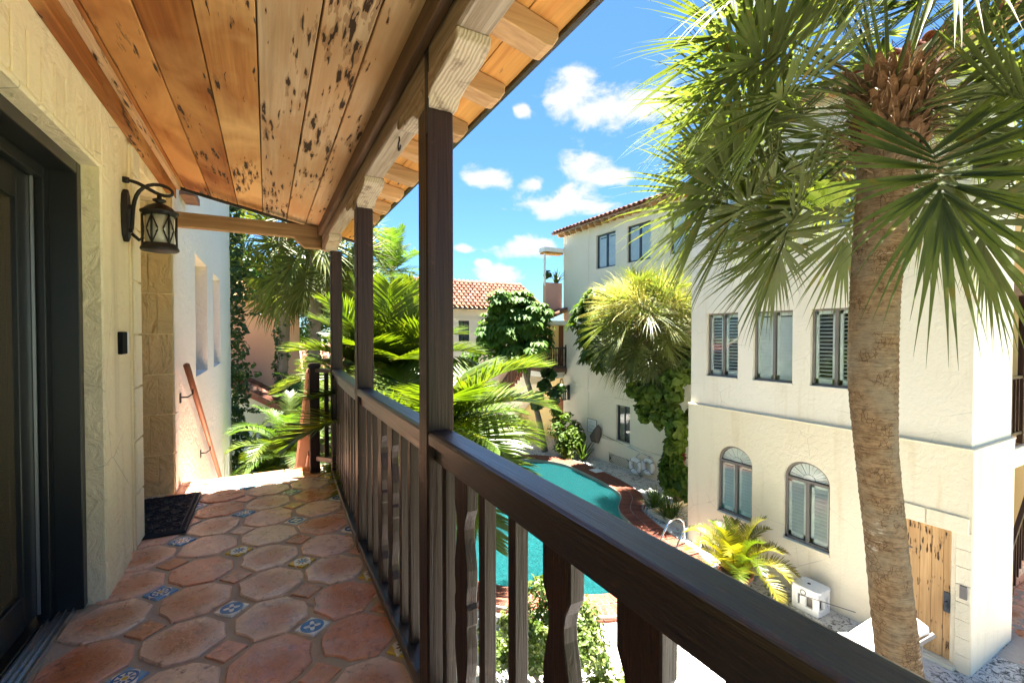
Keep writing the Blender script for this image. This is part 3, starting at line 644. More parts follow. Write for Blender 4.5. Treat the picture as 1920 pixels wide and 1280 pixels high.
for iy in range(9):
    for ix in range(6):
        cx, cy = X0 + .085 + ix * .09, Y0 + .085 + iy * .092; s = 1 if (ix + iy) % 2 else -1
        g.tube([(cx + .036 * math.cos(a * s) * (1 - a * .09), cy + .036 * math.sin(a * s) * (1 - a * .09), zt + .010) for a in [i * .75 for i in range(10)]], .0055, 5)
        if ix < 5: g.tube([(cx + .03, cy + .03, zt + .010), (cx + .045, cy + .045 * s, zt + .010), (cx + .06, cy + .03, zt + .010)], .0045, 4)
g.build('scroll_pattern', M['rubber'], mat, kind='stuff')
# ================================================================== GROUND AND POOL
from mathutils.geometry import tessellate_polygon
ctrl = [(3.53, 8.32), (4.35, 7.45), (5.25, 6.76), (5.93, 6.52), (6.75, 6.35), (7.45, 6.5), (7.85, 7.05), (8.0, 7.8), (8.25, 8.75), (8.66, 9.7), (9.45, 10.5), (9.75, 11.6), (9.85, 12.9), (9.8, 14.1), (9.2, 15.05), (8.2, 15.55), (6.9, 15.3), (5.6, 14.3), (4.4, 12.6), (3.4, 10.9), (3.1, 9.4)]
def spline(P, n):
    out = []; m = len(P)
    for i in range(m):
        p0, p1, p2, p3 = [Vector(P[(i + k) % m]) for k in (-1, 0, 1, 2)]
        for t in [j / n for j in range(n)]:
            out.append(.5 * ((2 * p1) + (-p0 + p2) * t + (2 * p0 - 5 * p1 + 4 * p2 - p3) * t * t + (-p0 + 3 * p1 - 3 * p2 + p3) * t ** 3))
    return out
pool = spline(ctrl, 8)
def offset(P, d):
    out = []; m = len(P)
    for i in range(m):
        t = (P[(i + 1) % m] - P[i - 1]).normalized(); out.append(P[i] + Vector((t.y, -t.x)) * d)
    return out
pin = offset(pool, .0); pout = offset(pool, .70)
def sheet(name, outer, hole, z, m, kind='structure'):
    polys = [[Vector((*p, z)) for p in outer]] + ([[Vector((*p, z)) for p in hole]] if hole else [])
    tris = tessellate_polygon(polys); vs = [tuple(v) for pl in polys for v in pl]
    me = bpy.data.meshes.new(name); me.from_pydata(vs, [], [tuple(t) for t in tris]); me.update()
    if me.polygons[0].normal.z < 0: me.flip_normals()
    return tag(link(name, me, m), kind=kind)
DR = [(-6, -4), (16, -4), (16, 21.4), (-6, 21.4)]
sheet('pool_deck', DR, offset(pool, .3), 0.0, M['deck'])
sheet('ground', [(-400, -400), (400, -400), (400, 400), (-400, 400)], DR, -.004, m_plain('earth', (.12, .13, .06), 1, 0, .5))
# garden soil beds
MB().box(-3.2, 2.6, 9.0, 21.3, -.2, .03).build('planting_bed', M['soil'], None, kind='structure')
sheet('garden_bed', [(1.3, 3.6), (5.1, 3.2), (5.0, 5.2), (3.0, 6.6), (2.2, 9.0), (1.0, 10.0)], None, .006, m_plain('mulch', (.50, .46, .40), 1, 0, .8))
# basin
vs = []; fs = []; n = len(pin)
inner2 = [p + (Vector((6.6, 10.5)) - p) * .10 for p in pin]
for P, z in ((pin, .08), (pin, -1.0), (inner2, -1.25)): vs += [(p.x, p.y, z) for p in P]
for k in range(2): fs += [(k * n + i, k * n + (i + 1) % n, (k + 1) * n + (i + 1) % n, (k + 1) * n + i) for i in range(n)]
me = bpy.data.meshes.new('pool_basin'); tr = tessellate_polygon([[Vector((p.x, p.y, 0)) for p in inner2]])
me.from_pydata(vs, [], fs + [tuple(2 * n + i for i in t) for t in tr]); basin = tag(link('pool_basin', me, M['pool_plaster']), kind='structure')
sheet('water', pin, None, -.02, M['water'])
# waterline tiles: small dark tiles set with gaps
g = MB(); acc = 0
for i in range(n):
    a, b = pin[i], pin[(i + 1) % n]; L = (b - a).length; acc += L
    if acc > .11:
        acc = 0; t = (b - a).normalized(); nn = Vector((-t.y, t.x)); c = a + nn * .006
        g.add([(c.x - t.x * .04, c.y - t.y * .04, -.005), (c.x + t.x * .04, c.y + t.y * .04, -.005), (c.x + t.x * .04, c.y + t.y * .04, .045), (c.x - t.x * .04, c.y - t.y * .04, .045)], [(0, 1, 2, 3)])
g.build('waterline_tiles', m_plain('waterline', (.03, .14, .16), .3), basin, kind='stuff')
cope = empty('pool_coping', (6.6, 6.0, 0), 'red brick coping running around the edge of the curved turquoise swimming pool', 'pool edge')
# mortar bed
vs = []; pm0 = offset(pool, -.015); pm1 = offset(pool, .675)
for P, z in ((pm0, -.02), (pm0, .088), (pm1, .088), (pm1, -.02)): vs += [(p.x, p.y, z) for p in P]
fs = [(k * n + i, (k + 1) * n + i, (k + 1) * n + (i + 1) % n, k * n + (i + 1) % n) for k in range(3) for i in range(n)]
MB().add(vs, fs).build('mortar_bed', M['mortar'], cope)
brick = MB().box(-.045, .045, -.148, .148, -.055, .0).mesh('brick'); brick.materials.append(M['brick'])
brick_h = MB().box(-.095, .095, -.04, .04, -.05, .0).mesh('brick'); brick_h.materials.append(M['brick'])
bl = []
for row, off, me_, step in ((0, .155, brick, .1), (1, .475, brick, .1), (2, .655, brick_h, .21)):
    P = offset(pool, off); acc = 0; s = 0
    for i in range(len(P)):
        a, b = P[i], P[(i + 1) % len(P)]; L = (b - a).length; t = (b - a).normalized() if L > 1e-5 else t
        while s <= acc + L:
            c = a + t * (s - acc); bl.append((c.x, c.y, .1 if row < 2 else .045, math.atan2(t.y, t.x), me_)); s += step
        acc += L
bl = [b for b in bl if b[4] is brick or True]
def seen(b):
    d = math.hypot(b[0], b[1]); return d + (0 if b[0] > .3 * b[1] else 6) + (40 if (b[1] > 9 and b[0] < 7) else 0)
bl.sort(key=seen)
extra = MB()
for q, (x, y, z, a, me_) in enumerate(bl):
    jz = random.uniform(-.004, .003)
    if q < 290:
        o = link('brick', me_, None, cope, (x - 6.6, y - 6.0, z + jz), (0, 0, a + random.uniform(-.02, .02)))
    else:
        ca, sa = math.cos(a), math.sin(a); extra.add([(x + v.co.x * ca - v.co.y * sa, y + v.co.x * sa + v.co.y * ca, z + jz + v.co.z) for v in me_.vertices], [tuple(p.vertices) for p in me_.polygons])
extra.build('brick_course', M['brick'], cope, kind='stuff')

# ================================================================== WINDOWS
def clear_glass():
    t = NT('clear_glass'); tr = t.n('ShaderNodeBsdfTransparent'); tr.inputs[0].default_value = (.93, .97, .97, 1); gl = t.n('ShaderNodeBsdfGlossy'); gl.inputs['Roughness'].default_value = .02
    lw_ = t.n('ShaderNodeLayerWeight'); lw_.inputs[0].default_value = .5; fr = t.math('MULTIPLY_ADD', t.math('POWER', lw_.outputs['Facing'], 4), .7, .04); mx = t.n('ShaderNodeMixShader'); t.l(fr, mx.inputs[0]); t.l(tr.outputs[0], mx.inputs[1]); t.l(gl.outputs[0], mx.inputs[2]); t.l(mx.outputs[0], t.t.nodes['Material Output'].inputs[0]); return t.m
M['clear_glass'] = clear_glass()
M['room_dark'] = m_plain('room_dark', (.02, .02, .022), .9)  # darkness of unlit insides put into the colour
def T(axis, p, u, z): return (p, u, z) if axis == 'x' else (u, p, z)
def axbox(mb, axis, p0, p1, u0, u1, z0, z1):
    return mb.box(p0, p1, u0, u1, z0, z1) if axis == 'x' else mb.box(u0, u1, p0, p1, z0, z1)
def window(parent, axis, pos, dep, u0, u1, z0, z1, fm, tilt=.6, closed=(0, 0), panels=2, arch=0, fw=.04, sill=True, smat=None):
    """pos = wall face, dep = signed recess into the wall"""
    s = 1 if dep > 0 else -1; p = pos + dep; m = MB(); zt = z1 - arch
    axbox(m, axis, p, p + s * .05, u0, u0 + fw, z0, zt); axbox(m, axis, p, p + s * .05, u1 - fw, u1, z0, zt)
    axbox(m, axis, p, p + s * .05, u0, u1, z0, z0 + fw); axbox(m, axis, p - s * .004, p + s * .05, u0, u1, zt - fw, zt)
    for k in range(1, panels):
        c = u0 + (u1 - u0) * k / panels; axbox(m, axis, p + s * .003, p + s * .06, c - fw * .6, c + fw * .6, z0, zt)
    if arch:
        c = (u0 + u1) / 2; rr = (u1 - u0) / 2; N = 16
        for k in range(N):
            a0, a1 = math.pi * k / N, math.pi * (k + 1) / N; q = []
            for a in (a0, a1):
                for r_ in (1, 1 - fw / rr): q.append((c + rr * r_ * math.cos(a), zt + arch * r_ * math.sin(a)))
            v = [T(axis, pp, u, z) for pp in (p, p + s * .05) for u, z in q]; m.add(v, [(0, 1, 3, 2), (4, 6, 7, 5), (0, 2, 6, 4), (1, 5, 7, 3)])
    f = m.build('window', fm, parent)
    g = MB(); axbox(g, axis, p + s * .02, p + s * .024, u0 + fw, u1 - fw, z0 + fw, zt - fw); g.build('pane', M['clear_glass'], f)
    for k in range(panels):
        a = u0 + (u1 - u0) * k / panels + fw * .9; b = u0 + (u1 - u0) * (k + 1) / panels - fw * .9; g = MB(); q = p + s * .055; st = .05
        axbox(g, axis, q, q + s * .03, a, a + st, z0 + fw, zt - fw); axbox(g, axis, q, q + s * .03, b - st, b, z0 + fw, zt - fw)
        axbox(g, axis, q, q + s * .03, a, b, z0 + fw, z0 + fw + .09); axbox(g, axis, q, q + s * .03, a, b, zt - fw - .06, zt - fw)
        tl = closed[k % len(closed)] or tilt; z = z0 + fw + .11
        while z < zt - fw - .08:
            dz, dp = .037 * math.sin(tl), .037 * math.cos(tl)
            v = [T(axis, q + s * .015 + e * s * dp, u, z - e * -dz + w) for u in (a + st, b - st) for e, w in ((-1, 0), (1, 0), (1, .006), (-1, .006))]
            g.add(v, [(0, 1, 5, 4), (1, 2, 6, 5), (2, 3, 7, 6), (3, 0, 4, 7)]); z += .07
        g.build('shutter', smat or M['shutter_white'], f)
    if arch:
        g = MB(); c = (u0 + u1) / 2; rr = (u1 - u0) / 2 - fw; N = 14
        for k in range(N):     # sunburst fan of flat vanes
            a0, a1 = math.pi * k / N + .012, math.pi * (k + 1) / N - .012; ro = .97; q = []
            for a, r_ in ((a0, .32), (a1, .32), (a1, ro), (a0, ro)): q.append((c + rr * r_ * math.cos(a), zt + .01 + (arch - fw) * r_ * math.sin(a)))
            g.add([T(axis, p + s * (.05 + .006 * (k % 2)), u, z) for u, z in q] + [T(axis, p + s * .075, u, z) for u, z in q], [(0, 1, 2, 3), (7, 6, 5, 4), (0, 4, 5, 1), (1, 5, 6, 2), (2, 6, 7, 3), (3, 7, 4, 0)])
        g.add([T(axis, p + s * .05, c + rr * .3 * math.cos(math.pi * k / 8), zt + .01 + (arch - fw) * .3 * math.sin(math.pi * k / 8)) for k in range(9)], [tuple(range(9))])
        g.build('fan_shutter', M['shutter_white'], f)
        g = MB(); g.add([T(axis, p + s * .022, c + rr * math.cos(math.pi * k / 16), zt + (arch - fw) * math.sin(math.pi * k / 16)) for k in range(17)], [tuple(range(17))]); g.build('fan_pane', M['clear_glass'], f)
    g = MB(); axbox(g, axis, p + s * .135, p + s * .14, u0, u1, z0, z1); g.build('room', M['room_dark'], f)  # near-black sheet stands for the unlit room behind the shutters
    return f

# ================================================================== TOWER WITH ARCHED WINDOWS
tower = empty('corner_house', (9.0, 2.55, 0), 'three storey cream stucco house with arched windows and a plank door behind the tall palm', 'house')
TX = 9.03; TL = 8.97
wins = [(4.03, 4.85, 4.02, 5.46), (5.18, 6.0, 4.02, 5.46), (6.35, 7.15, 4.02, 5.46)]
up3 = [(a, b, 6.9, 8.15) for a, b, _, _ in wins]
cells(MB(), 'x', TX, 9.28, 2.60, 7.58, 3.32, 9.3, wins + up3).build('wall', M['tower_up'], tower)
a1, a2 = (5.95, 6.78, 1.0, 2.53), (4.45, 5.29, .98, 2.56)
lw = cells(MB(), 'x', TL, 9.28, 2.56, 7.60, -.05, 3.32, [(2.74, 3.60, .08, 2.05), a2, a1])
for (u0, u1, z0, z1) in (a1, a2):
    c = (u0 + u1) / 2; rr = (u1 - u0) / 2; zs = z1 - .36
    for sg in (1, -1):
        pl = [(c, z1)] + [(c + sg * rr * math.cos(t), zs + .36 * math.sin(t)) for t in [math.pi / 2 * (1 - i / 10) for i in range(11)]] + [(c + sg * rr, z1)]
        if (pl[0][0] - pl[1][0]) ** 2 + (pl[0][1] - pl[1][1]) ** 2 < 1e-8: pl = pl[1:]
        lw.prism(pl if sg < 0 else pl[::-1], 'x', TL, 9.25)
lw.build('wall', M['tower_low'], tower)
MB().box(9.034, 10.62, 2.598, 2.8, 3.32, 9.3).build('side_wall', M['tower_up'], tower)
MB().box(8.99, 10.65, 2.555, 2.8, -.05, 3.32).build('side_wall', M['tower_low'], tower, bv=.012)
MB().box(8.955, 9.05, 2.54, 7.61, 3.30, 3.328).box(9.05, 10.66, 2.54, 2.6, 3.30, 3.328).build('string_course', M['tower_low'], tower, bv=.01)
MB().box(9.6, 10.5, 2.85, 7.5, 0, 9.2).build('core', M['room_dark'], tower)  # unseen box added to keep light from passing through the house
MB().box(9.2, 10.6, 7.45, 7.58, 0, 9.2).build('rear_wall', M['tower_up'], tower)
for k, (u0, u1, z0, z1) in enumerate(wins):
    window(tower, 'x', TX, .07, u0, u1, z0, z1, M['frame_grey'], tilt=(.15, 1.25, .35)[k])
    MB().box(TX - .015, TX + .07, u0 - .01, u1 + .01, z0 - .03, z0 - .002).build('sill', M['tower_up'], tower)
for k, (u0, u1, z0, z1) in enumerate(up3): window(tower, 'x', TX, .07, u0, u1, z0, z1, M['frame_grey'], tilt=1.0)
for (u0, u1, z0, z1) in (a1, a2):
    window(tower, 'x', TL, .06, u0, u1, z0, z1, M['frame_dark' if False else 'frame_grey'], tilt=.8, arch=.36, fw=.05)
    MB().box(TL - .03, TL + .06, u0 - .01, u1 + .01, z0 - .05, z0 - .002).build('sill', M['tower_low'], tower)
# plank door, lintel, quoins
dp = MB(); dp.box(TL + .055, TL + .09, 2.74, 3.60, .08, 2.05); d0 = dp.build('door', M['cypress_door'], tower)
for k in range(6):
    y = 2.745 + .142 * k; MB().box(TL + .035, TL + .056, y, y + .138, .085, 2.045).build('door_plank', M['cypress_door'], d0, bv=.003)
MB().box(TL + .015, TL + .034, 2.80, 2.87, .80, 1.10).tube([(TL + .0, 2.835, 0.86), (TL - .02, 2.835, .90), (TL - .01, 2.835, .96), (TL + .02, 2.835, .97)], .012, 6).build('handle', M['frame_dark'], d0)
MB().add([(TL + .03, 3.33 + .075 * math.cos(a), 1.60 + .022 * math.sin(a)) for a in [i * math.pi / 6 for i in range(12)]] + [(TL + .015, 3.33 + .07 * math.cos(a), 1.60 + .018 * math.sin(a)) for a in [i * math.pi / 6 for i in range(12)]], [tuple(range(12, 24))] + [(i, (i + 1) % 12, 12 + (i + 1) % 12, 12 + i) for i in range(12)]).build('name_plate', M['frame_grey'], d0)
MB().box(TL - .035, TL - .001, 2.6, 2.68 + .0, 1.11, 1.30).build('intercom', M['frame_grey'], tower, bv=.004)
for (a, b) in ((2.59, 3.08), (3.09, 3.76)):
    MB().box(TL - .03, TL - .001, a, b, 2.06, 2.31).build('lintel_block', M['tower_low'], tower, bv=.01)
for k in range(8):
    z0 = -.0 + .262 * k
    MB().box(TL - .012, TL, 2.566, 2.735, z0, z0 + .256).build('quoin_block', M['tower_low'], tower, bv=.004); MB().box(TL - .012, TL, 3.605, 3.79, z0, z0 + .256).build('quoin_block', M['tower_low'], tower, bv=.004)
MB().box(TL - .08, TL, 2.72, 3.62, -.02, .075).build('threshold', M['tower_low'], tower, bv=.01)
# eave
tile_far = barrel('roof_tile', .42, .085, .10, 6)
def eave(parent, axis, pos, u0, u1, z, slope, rows, pitch=.24, dirn=-1, covers=True, over=.34, tile=tile_far, deckm='rafter'):
    """tiled eave; pos = wall face, the roof falls towards pos+dirn*over; axis 'x': wall plane X=pos, tiles fall along X"""
    base = Vector(parent.location); k = 0; u = u0
    lo = pos + dirn * over; up = dirn * -1; sn, cs = math.sin(slope), math.cos(slope); Lr = .36 * rows + .1
    m = MB(); pl = [(lo, z), (lo + up * Lr * cs, z + Lr * sn), (lo + up * Lr * cs, z + Lr * sn - .08), (lo, z - .05)]
    m.prism(pl, 'y' if axis == 'x' else 'x', u0, u1); m.build('roof_deck', M[deckm], parent)
    while u < u1:
        for r_ in range(rows):
            d = Lr - .36 * (rows - r_)   # distance of the tile's upper end from the eave
            a = .36 * r_ + .40
            px = lo + up * a * cs; pz = z + a * sn
            rz = {('x', -1): R(180), ('x', 1): 0, ('y', -1): R(-90), ('y', 1): R(90)}[(axis, dirn)]
            rot = Matrix.Rotation(rz, 4, 'Z') @ Matrix.Rotation(slope, 4, 'Y')
            p = Vector((px, u, pz + .045)) if axis == 'x' else Vector((u, px, pz + .045))
            o = link('roof_tile', tile, None, parent, p - base); o.rotation_euler = rot.to_euler()
            if covers and r_ == 0:
                p2 = p + (Vector((0, pitch / 2, .045)) if axis == 'x' else Vector((pitch / 2, 0, .045)))
                o = link('roof_tile', tile, None, parent, p2 - base); o.rotation_euler = (rot @ Matrix.Rotation(R(180), 4, 'X')).to_euler()
        u += pitch
eave(tower, 'x', 9.0, 2.3, 7.8, 9.32, R(17), 3, covers=False)
k = 2.5
while k < 7.6: MB().prism([(9.05, 9.35), (9.05, 9.25), (8.76, 9.18), (8.70, 9.24)], 'y', k, k + .09).build('rafter_tail', M['rafter'], tower); k += .48
# recess to the right of the tower: porch and steps
MB().box(10.65, 14.5, 5.2, 5.4, 0, 9).build('rear_wall', M['porch_yellow'], tower); MB().box(14.4, 14.6, 1.0, 5.3, 0, 9).build('rear_wall', M['porch_yellow'], tower)
MB().box(10.66, 14.4, 2.95, 5.2, 2.9, 3.12).build('porch_floor', M['rafter'], tower); MB().box(10.66, 14.4, 2.85, 2.94, 2.55, 2.92).build('porch_beam', M['tower_low'], tower, bv=.02)
MB().box(10.66, 14.4, 2.9, 5.2, 5.7, 5.9).build('porch_ceiling', M['dark_board'], tower)
prl = empty('porch_railing', (11.5, 2.9, 3.1), 'dark wooden porch railing at the far right edge beside the tall stucco corner', 'railing')
MB().box(10.66, 14.4, 2.88, 2.94, 4.17, 4.22).build('handrail', M['rail_x'], prl); MB().box(10.66, 14.4, 2.88, 2.94, 3.14, 3.19).build('bottom_rail', M['rail_x'], prl)
MB().box(12.34, 12.42, 2.87, 2.95, 2.95, 5.7).build('post', M['rail_z'], prl)
for k in range(20): MB().box(10.75 + .18 * k, 10.79 + .18 * k, 2.89, 2.93, 3.19, 4.17).build('baluster', M['rail_z'], prl)
ssl = empty('step_railing', (12.4, 2.95, 0), 'dark sloping wooden stair railing at the right edge above the terracotta steps', 'railing')
MB().beam((12.25, 3.0, .85), (13.9, 3.0, 2.4), .07, .06).build('handrail', M['rail_x'], ssl)
for k in range(11): MB().box(12.3 + .14 * k, 12.345 + .14 * k, 2.98, 3.02, max(0.02, -.1 + .131 * k), .87 + .131 * k).build('baluster', M['rail_z'], ssl)
pav = MB().box(9.95, 14.4, 2.0, 2.54, -.1, .004).box(10.67, 14.4, 2.54, 5.2, -.1, .0045).build('terracotta_paving', M['grout'], None, kind='structure')
for i in range(14):
    for j in range(10):
        x, y = 10.12 + .31 * i, 2.15 + .31 * j
        if y > 2.4 and x < 10.85: continue
        if y > 4.9: continue
        link('paving_tile', octs[(i + j) % 6], None, pav, (x, y, .012)).scale = (.93, .93, .4)
for k in range(4):
    for q in range(4): MB().box(12.5 + .25 * k, 14.38, 3.05 + q * .5, 3.54 + q * .5, .02 + .16 * k, .02 + .16 * (k + 1)).build('step_tile', M['terracotta'], pav, bv=.01)

# ================================================================== FAR HOUSE BY THE POOL
far = empty('poolside_house', (11.65, 12, 0), 'long pale stucco house along the far pool edge with blue framed upstairs windows', 'house')
FX = 11.65
ops = [(9.5, 10.66, 7.58, 8.91), (11.51, 12.67, 7.58, 8.91), (13.3, 14.44, 7.57, 8.91), (15.27, 15.95, 7.4, 8.53)]
low = (12.48, 13.21, .96, 2.31)
cells(MB(), 'x', FX, 11.9, 7.6, 16.68, 2.6, 9.4, ops).build('wall', M['far_wall'], far)
cells(MB(), 'x', FX, 11.9, 7.6, 16.68, -.05, 2.6, [low]).build('wall', M['far_wall'], far)
MB().box(FX - .02, FX + .01, 14.92, 16.70, -.05, 9.4).build('wall_pier', M['far_wall'], far, bv=.02)
MB().box(FX - .05, FX, 7.6, 14.5, -.05, .90).build('plinth', M['far_wall'], far, bv=.02)
MB().box(11.7, 13, 16.5, 16.68, 5.6, 9.4).build('wall', M['far_wall'], far); MB().box(12.1, 13, 7.8, 16.4, 0, 9.3).build('core', M['room_dark'], far)
for k, (u0, u1, z0, z1) in enumerate(ops):
    window(far, 'x', FX, .07, u0, u1, z0, z1, M['frame_dark'] if k < 3 else M['frame_grey'], tilt=1.3, panels=2 if k < 3 else 1, fw=.055)
window(far, 'x', FX, .08, low[0], low[1], low[2], low[3], M['frame_dark'], tilt=1.2, panels=2, smat=M['frame_grey'])
MB().box(FX - .06, FX + .05, low[0] - .05, low[1] + .05, .90, .95).build('sill', M['far_wall'], far); MB().box(FX - .03, FX, low[0] - .1, low[1] + .1, 2.5, 2.55).build('drip_mould', M['far_wall'], far)
eave(far, 'x', FX, 7.7, 17.1, 9.42, R(17), 3, pitch=.25)
k = 7.8
while k < 17: MB().prism([(FX, 9.42), (FX, 9.27), (FX - .27, 9.22), (FX - .33, 9.30), (FX - .33, 9.36)], 'y', k, k + .10).build('rafter_tail', M['rafter'], far); k += .42
# porch end of the far house
MB().box(12.0, 12.2, 16.68, 21.5, 0, 5.5).build('porch_wall', M['porch_yellow'], far); MB().box(11.9, 12.1, 16.4, 16.7, 0, 9).build('wall', M['far_wall'], far)
MB().box(11.66, 12.0, 17.8, 19.4, 2.6, 2.61)
MB().box(11.96, 11.998, 16.95, 17.55, 3.5, 5.35).build('upper_door', M['brown_door'], far); MB().box(11.95, 11.998, 17.1, 17.7, 0.05, 1.95).build('lower_door', M['brown_door'], far)
MB().box(10.68, 12.0, 16.42, 19.2, 3.30, 3.48).build('porch_deck', M['dark_board'], far); MB().box(10.9, 12.0, 16.66, 19.1, 3.02, 3.3).build('porch_soffit', M['white_paint'], far)
MB().box(10.55, 12.0, 16.3, 19.6, 5.38, 5.55).build('porch_roof_slab', M['far_wall'], far)
g = empty('porch_balustrade', (10.7, 16.4, 3.5), 'dark wooden balustrade of the small upper porch at the far end of the pool', 'railing')
for (x, y) in ((10.7, 16.45), (10.72, 18.3), (11.62, 16.45)): MB().box(x, x + .10, y, y + .10, 3.2, 4.5).build('post', M['rail_z'], g)
MB().box(10.7, 11.65, 16.47, 16.53, 4.33, 4.39).box(10.72, 10.78, 16.5, 18.35, 4.33, 4.39).build('handrail', M['rail_x'], g); MB().box(10.7, 11.65, 16.47, 16.53, 3.5, 3.55).box(10.72, 10.78, 16.5, 18.35, 3.5, 3.55).build('bottom_rail', M['rail_x'], g)
for k in range(7): MB().lathe([(.018, 0), (.018, .15), (.032, .28), (.02, .38), (.032, .5), (.018, .62), (.018, .80)], (10.87 + .12 * k, 16.5, 3.55), 8).build('baluster', M['rail_z'], g)
for k in range(13): MB().lathe([(.018, 0), (.018, .15), (.032, .28), (.02, .38), (.032, .5), (.018, .62), (.018, .80)], (10.75, 16.68 + .125 * k, 3.55), 8).build('baluster', M['rail_z'], g)
g = empty('far_stairs', (10.75, 19, 0), 'white sided outdoor stairs with dark railing going down from the upper porch', 'stairs')
MB().prism([(18.4, 3.45), (22.0, .85), (22.0, 0), (18.4, 2.6)], 'x', 10.78, 11.9).build('stringer', M['far_wall'], g)
for k in range(14): MB().box(10.74, 11.92, 18.4 + .25 * k, 18.67 + .25 * k, 3.26 - .18 * k, 3.44 - .18 * k).build('step', M['brick'], g)
MB().beam((10.76, 18.4, 4.35), (10.76, 21.8, 1.9), .07, .06).build('handrail', M['rail_x'], g)
for k in range(22): MB().box(10.74, 10.78, 18.5 + .15 * k, 18.54 + .15 * k, 3.3 - .108 * k, 4.28 - .108 * k).build('baluster', M['rail_z'], g)
eave(far, 'x', 11.0, 16.3, 19.4, 5.6, R(22), 3, pitch=.24, dirn=-1, over=.5)
MB().box(10.78, 11.64, 16.82, 17.05, 5.9, 7.24).build('terrace_parapet', M['pink'], far)
MB().box(10.66, 11.645, 16.70, 17.2, 8.58, 8.76).build('canopy_roof', M['white_paint'], far); MB().box(10.70, 11.64, 16.74, 17.16, 8.50, 8.58).build('canopy_ceiling', M['deck_orange'], far)
MB().box(10.72, 10.79, 16.84, 16.91, 7.1, 8.56).build('canopy_post', M['white_paint'], far)

# low wing across the end with clay tile roof
wing2 = empty('end_house', (10, 21.5, 0), 'low cream house with broad red clay tile roof at the far end of the courtyard', 'house')
cells(MB(), 'y', 21.5, 21.8, 6.9, 13.5, 0, 6.3, [(8.55, 9.15, 4.6, 5.65), (10.6, 11.4, 4.6, 5.65)]).build('wall', M['far_wall'], wing2)
for a, b in ((8.55, 9.15), (10.6, 11.4)): window(wing2, 'y', 21.5, .08, a, b, 4.6, 5.65, M['frame_dark'], tilt=1.0, smat=M['frame_grey'])
MB().box(6.9, 13.5, 21.46, 21.5, 5.72, 5.78).build('trim', M['far_wall'], wing2)
eave(wing2, 'y', 21.5, 6.7, 13.6, 6.30, R(30), 9, pitch=.26, dirn=-1, covers=False, over=.35)
MB().box(6.7, 13.6, 21.12, 21.17, 6.22, 6.3).build('gutter', M['frame_dark'], wing2); MB().box(6.9, 13.5, 24.0, 24.2, 0, 8.0).build('wall', M['far_wall'], wing2)

# ================================================================== LEFT: PEACH HOUSE AND COTTAGE
pe = empty('peach_house', (-.5, 17, 0), 'peach coloured stucco house behind the ivy covered palm trunks on the left', 'house')
MB().box(-4, .98, 17.0, 20, 0, 6.15).build('wall', M['peach'], pe); eave(pe, 'y', 17.0, -4, 1.1, 6.1, R(25), 4, pitch=.27, covers=False, over=.25)
lo = empty('low_annex', (-.6, 15, 0), 'low pale green annex with glazed clay tile roof and dark window, below the peach house', 'house')
cells(MB(), 'y', 15.0, 15.2, -3.5, .40, 0, 2.9, [(-.80, .10, 1.0, 2.3)]).prism([(-3.5, 2.9), (.40, 2.9), (-.95, 3.6), (-3.5, 4.9)], 'y', 15.0, 15.2).build('wall', m_stucco('pale_green', (.5, .5, .36), (.46, .47, .33), bs=.3), lo)
f = window(lo, 'y', 15.0, .05, -.80, .10, 1.0, 2.3, M['frame_dark'], tilt=1.1, panels=2)
sl = math.atan2(.62, 1.0); c0 = Vector((.62, 0, 2.62))
for q in range(7):
    for r_ in range(5):
        a = .52 * r_ + .5; link('roof_tile', bpy.data.meshes.get('roof_tile_big') or (lambda me: (setattr(me, 'name', 'roof_tile_big'), me)[1])(barrel('roof_tile_big', .56, .15, .17, 6)), None, lo, (c0.x - a * math.cos(sl) + .6, 14.85 + .33 * q - 15, c0.z + a * math.sin(sl) + .10), (0, sl, 0))
MB().prism([(.66, 2.62), (-2.3, 4.45), (-2.3, 4.37), (.66, 2.50)], 'y', 14.72, 16.98).build('roof_deck', m_plain('red_edge', (.2, .05, .025), .5), lo)
MB().beam((.66, 14.72, 2.66), (-2.3, 14.72, 4.5), .12, .10).build('verge_tile', M['roof_tile'], lo)
co = empty('cottage', (1.6, 19, 0), 'small cottage with barrel tile roof and white awning, between the two ivy covered trunks', 'house')
cells(MB(), 'y', 19.0, 19.2, .60, 3.4, 0, 3.6, [(.85, 1.75, .9, 2.3)]).build('wall', M['far_wall'], co); window(co, 'y', 19.0, .06, .85, 1.75, .9, 2.3, M['frame_dark'], tilt=1.0)
eave(co, 'y', 19.0, .55, 3.5, 3.62, R(28), 5, pitch=.25, covers=False, over=.3)
MB().box(.55, 3.5, 18.66, 18.7, 3.5, 3.62).build('gutter', m_plain('gutter_pink', (.3, .14, .1), .6), co)
MB().prism([(19.0, 3.35), (18.2, 2.75), (18.2, 2.62), (18.22, 2.62), (18.22, 2.73), (19.0, 3.31)], 'x', .8, 1.75).build('awning', M['cushion'], co)
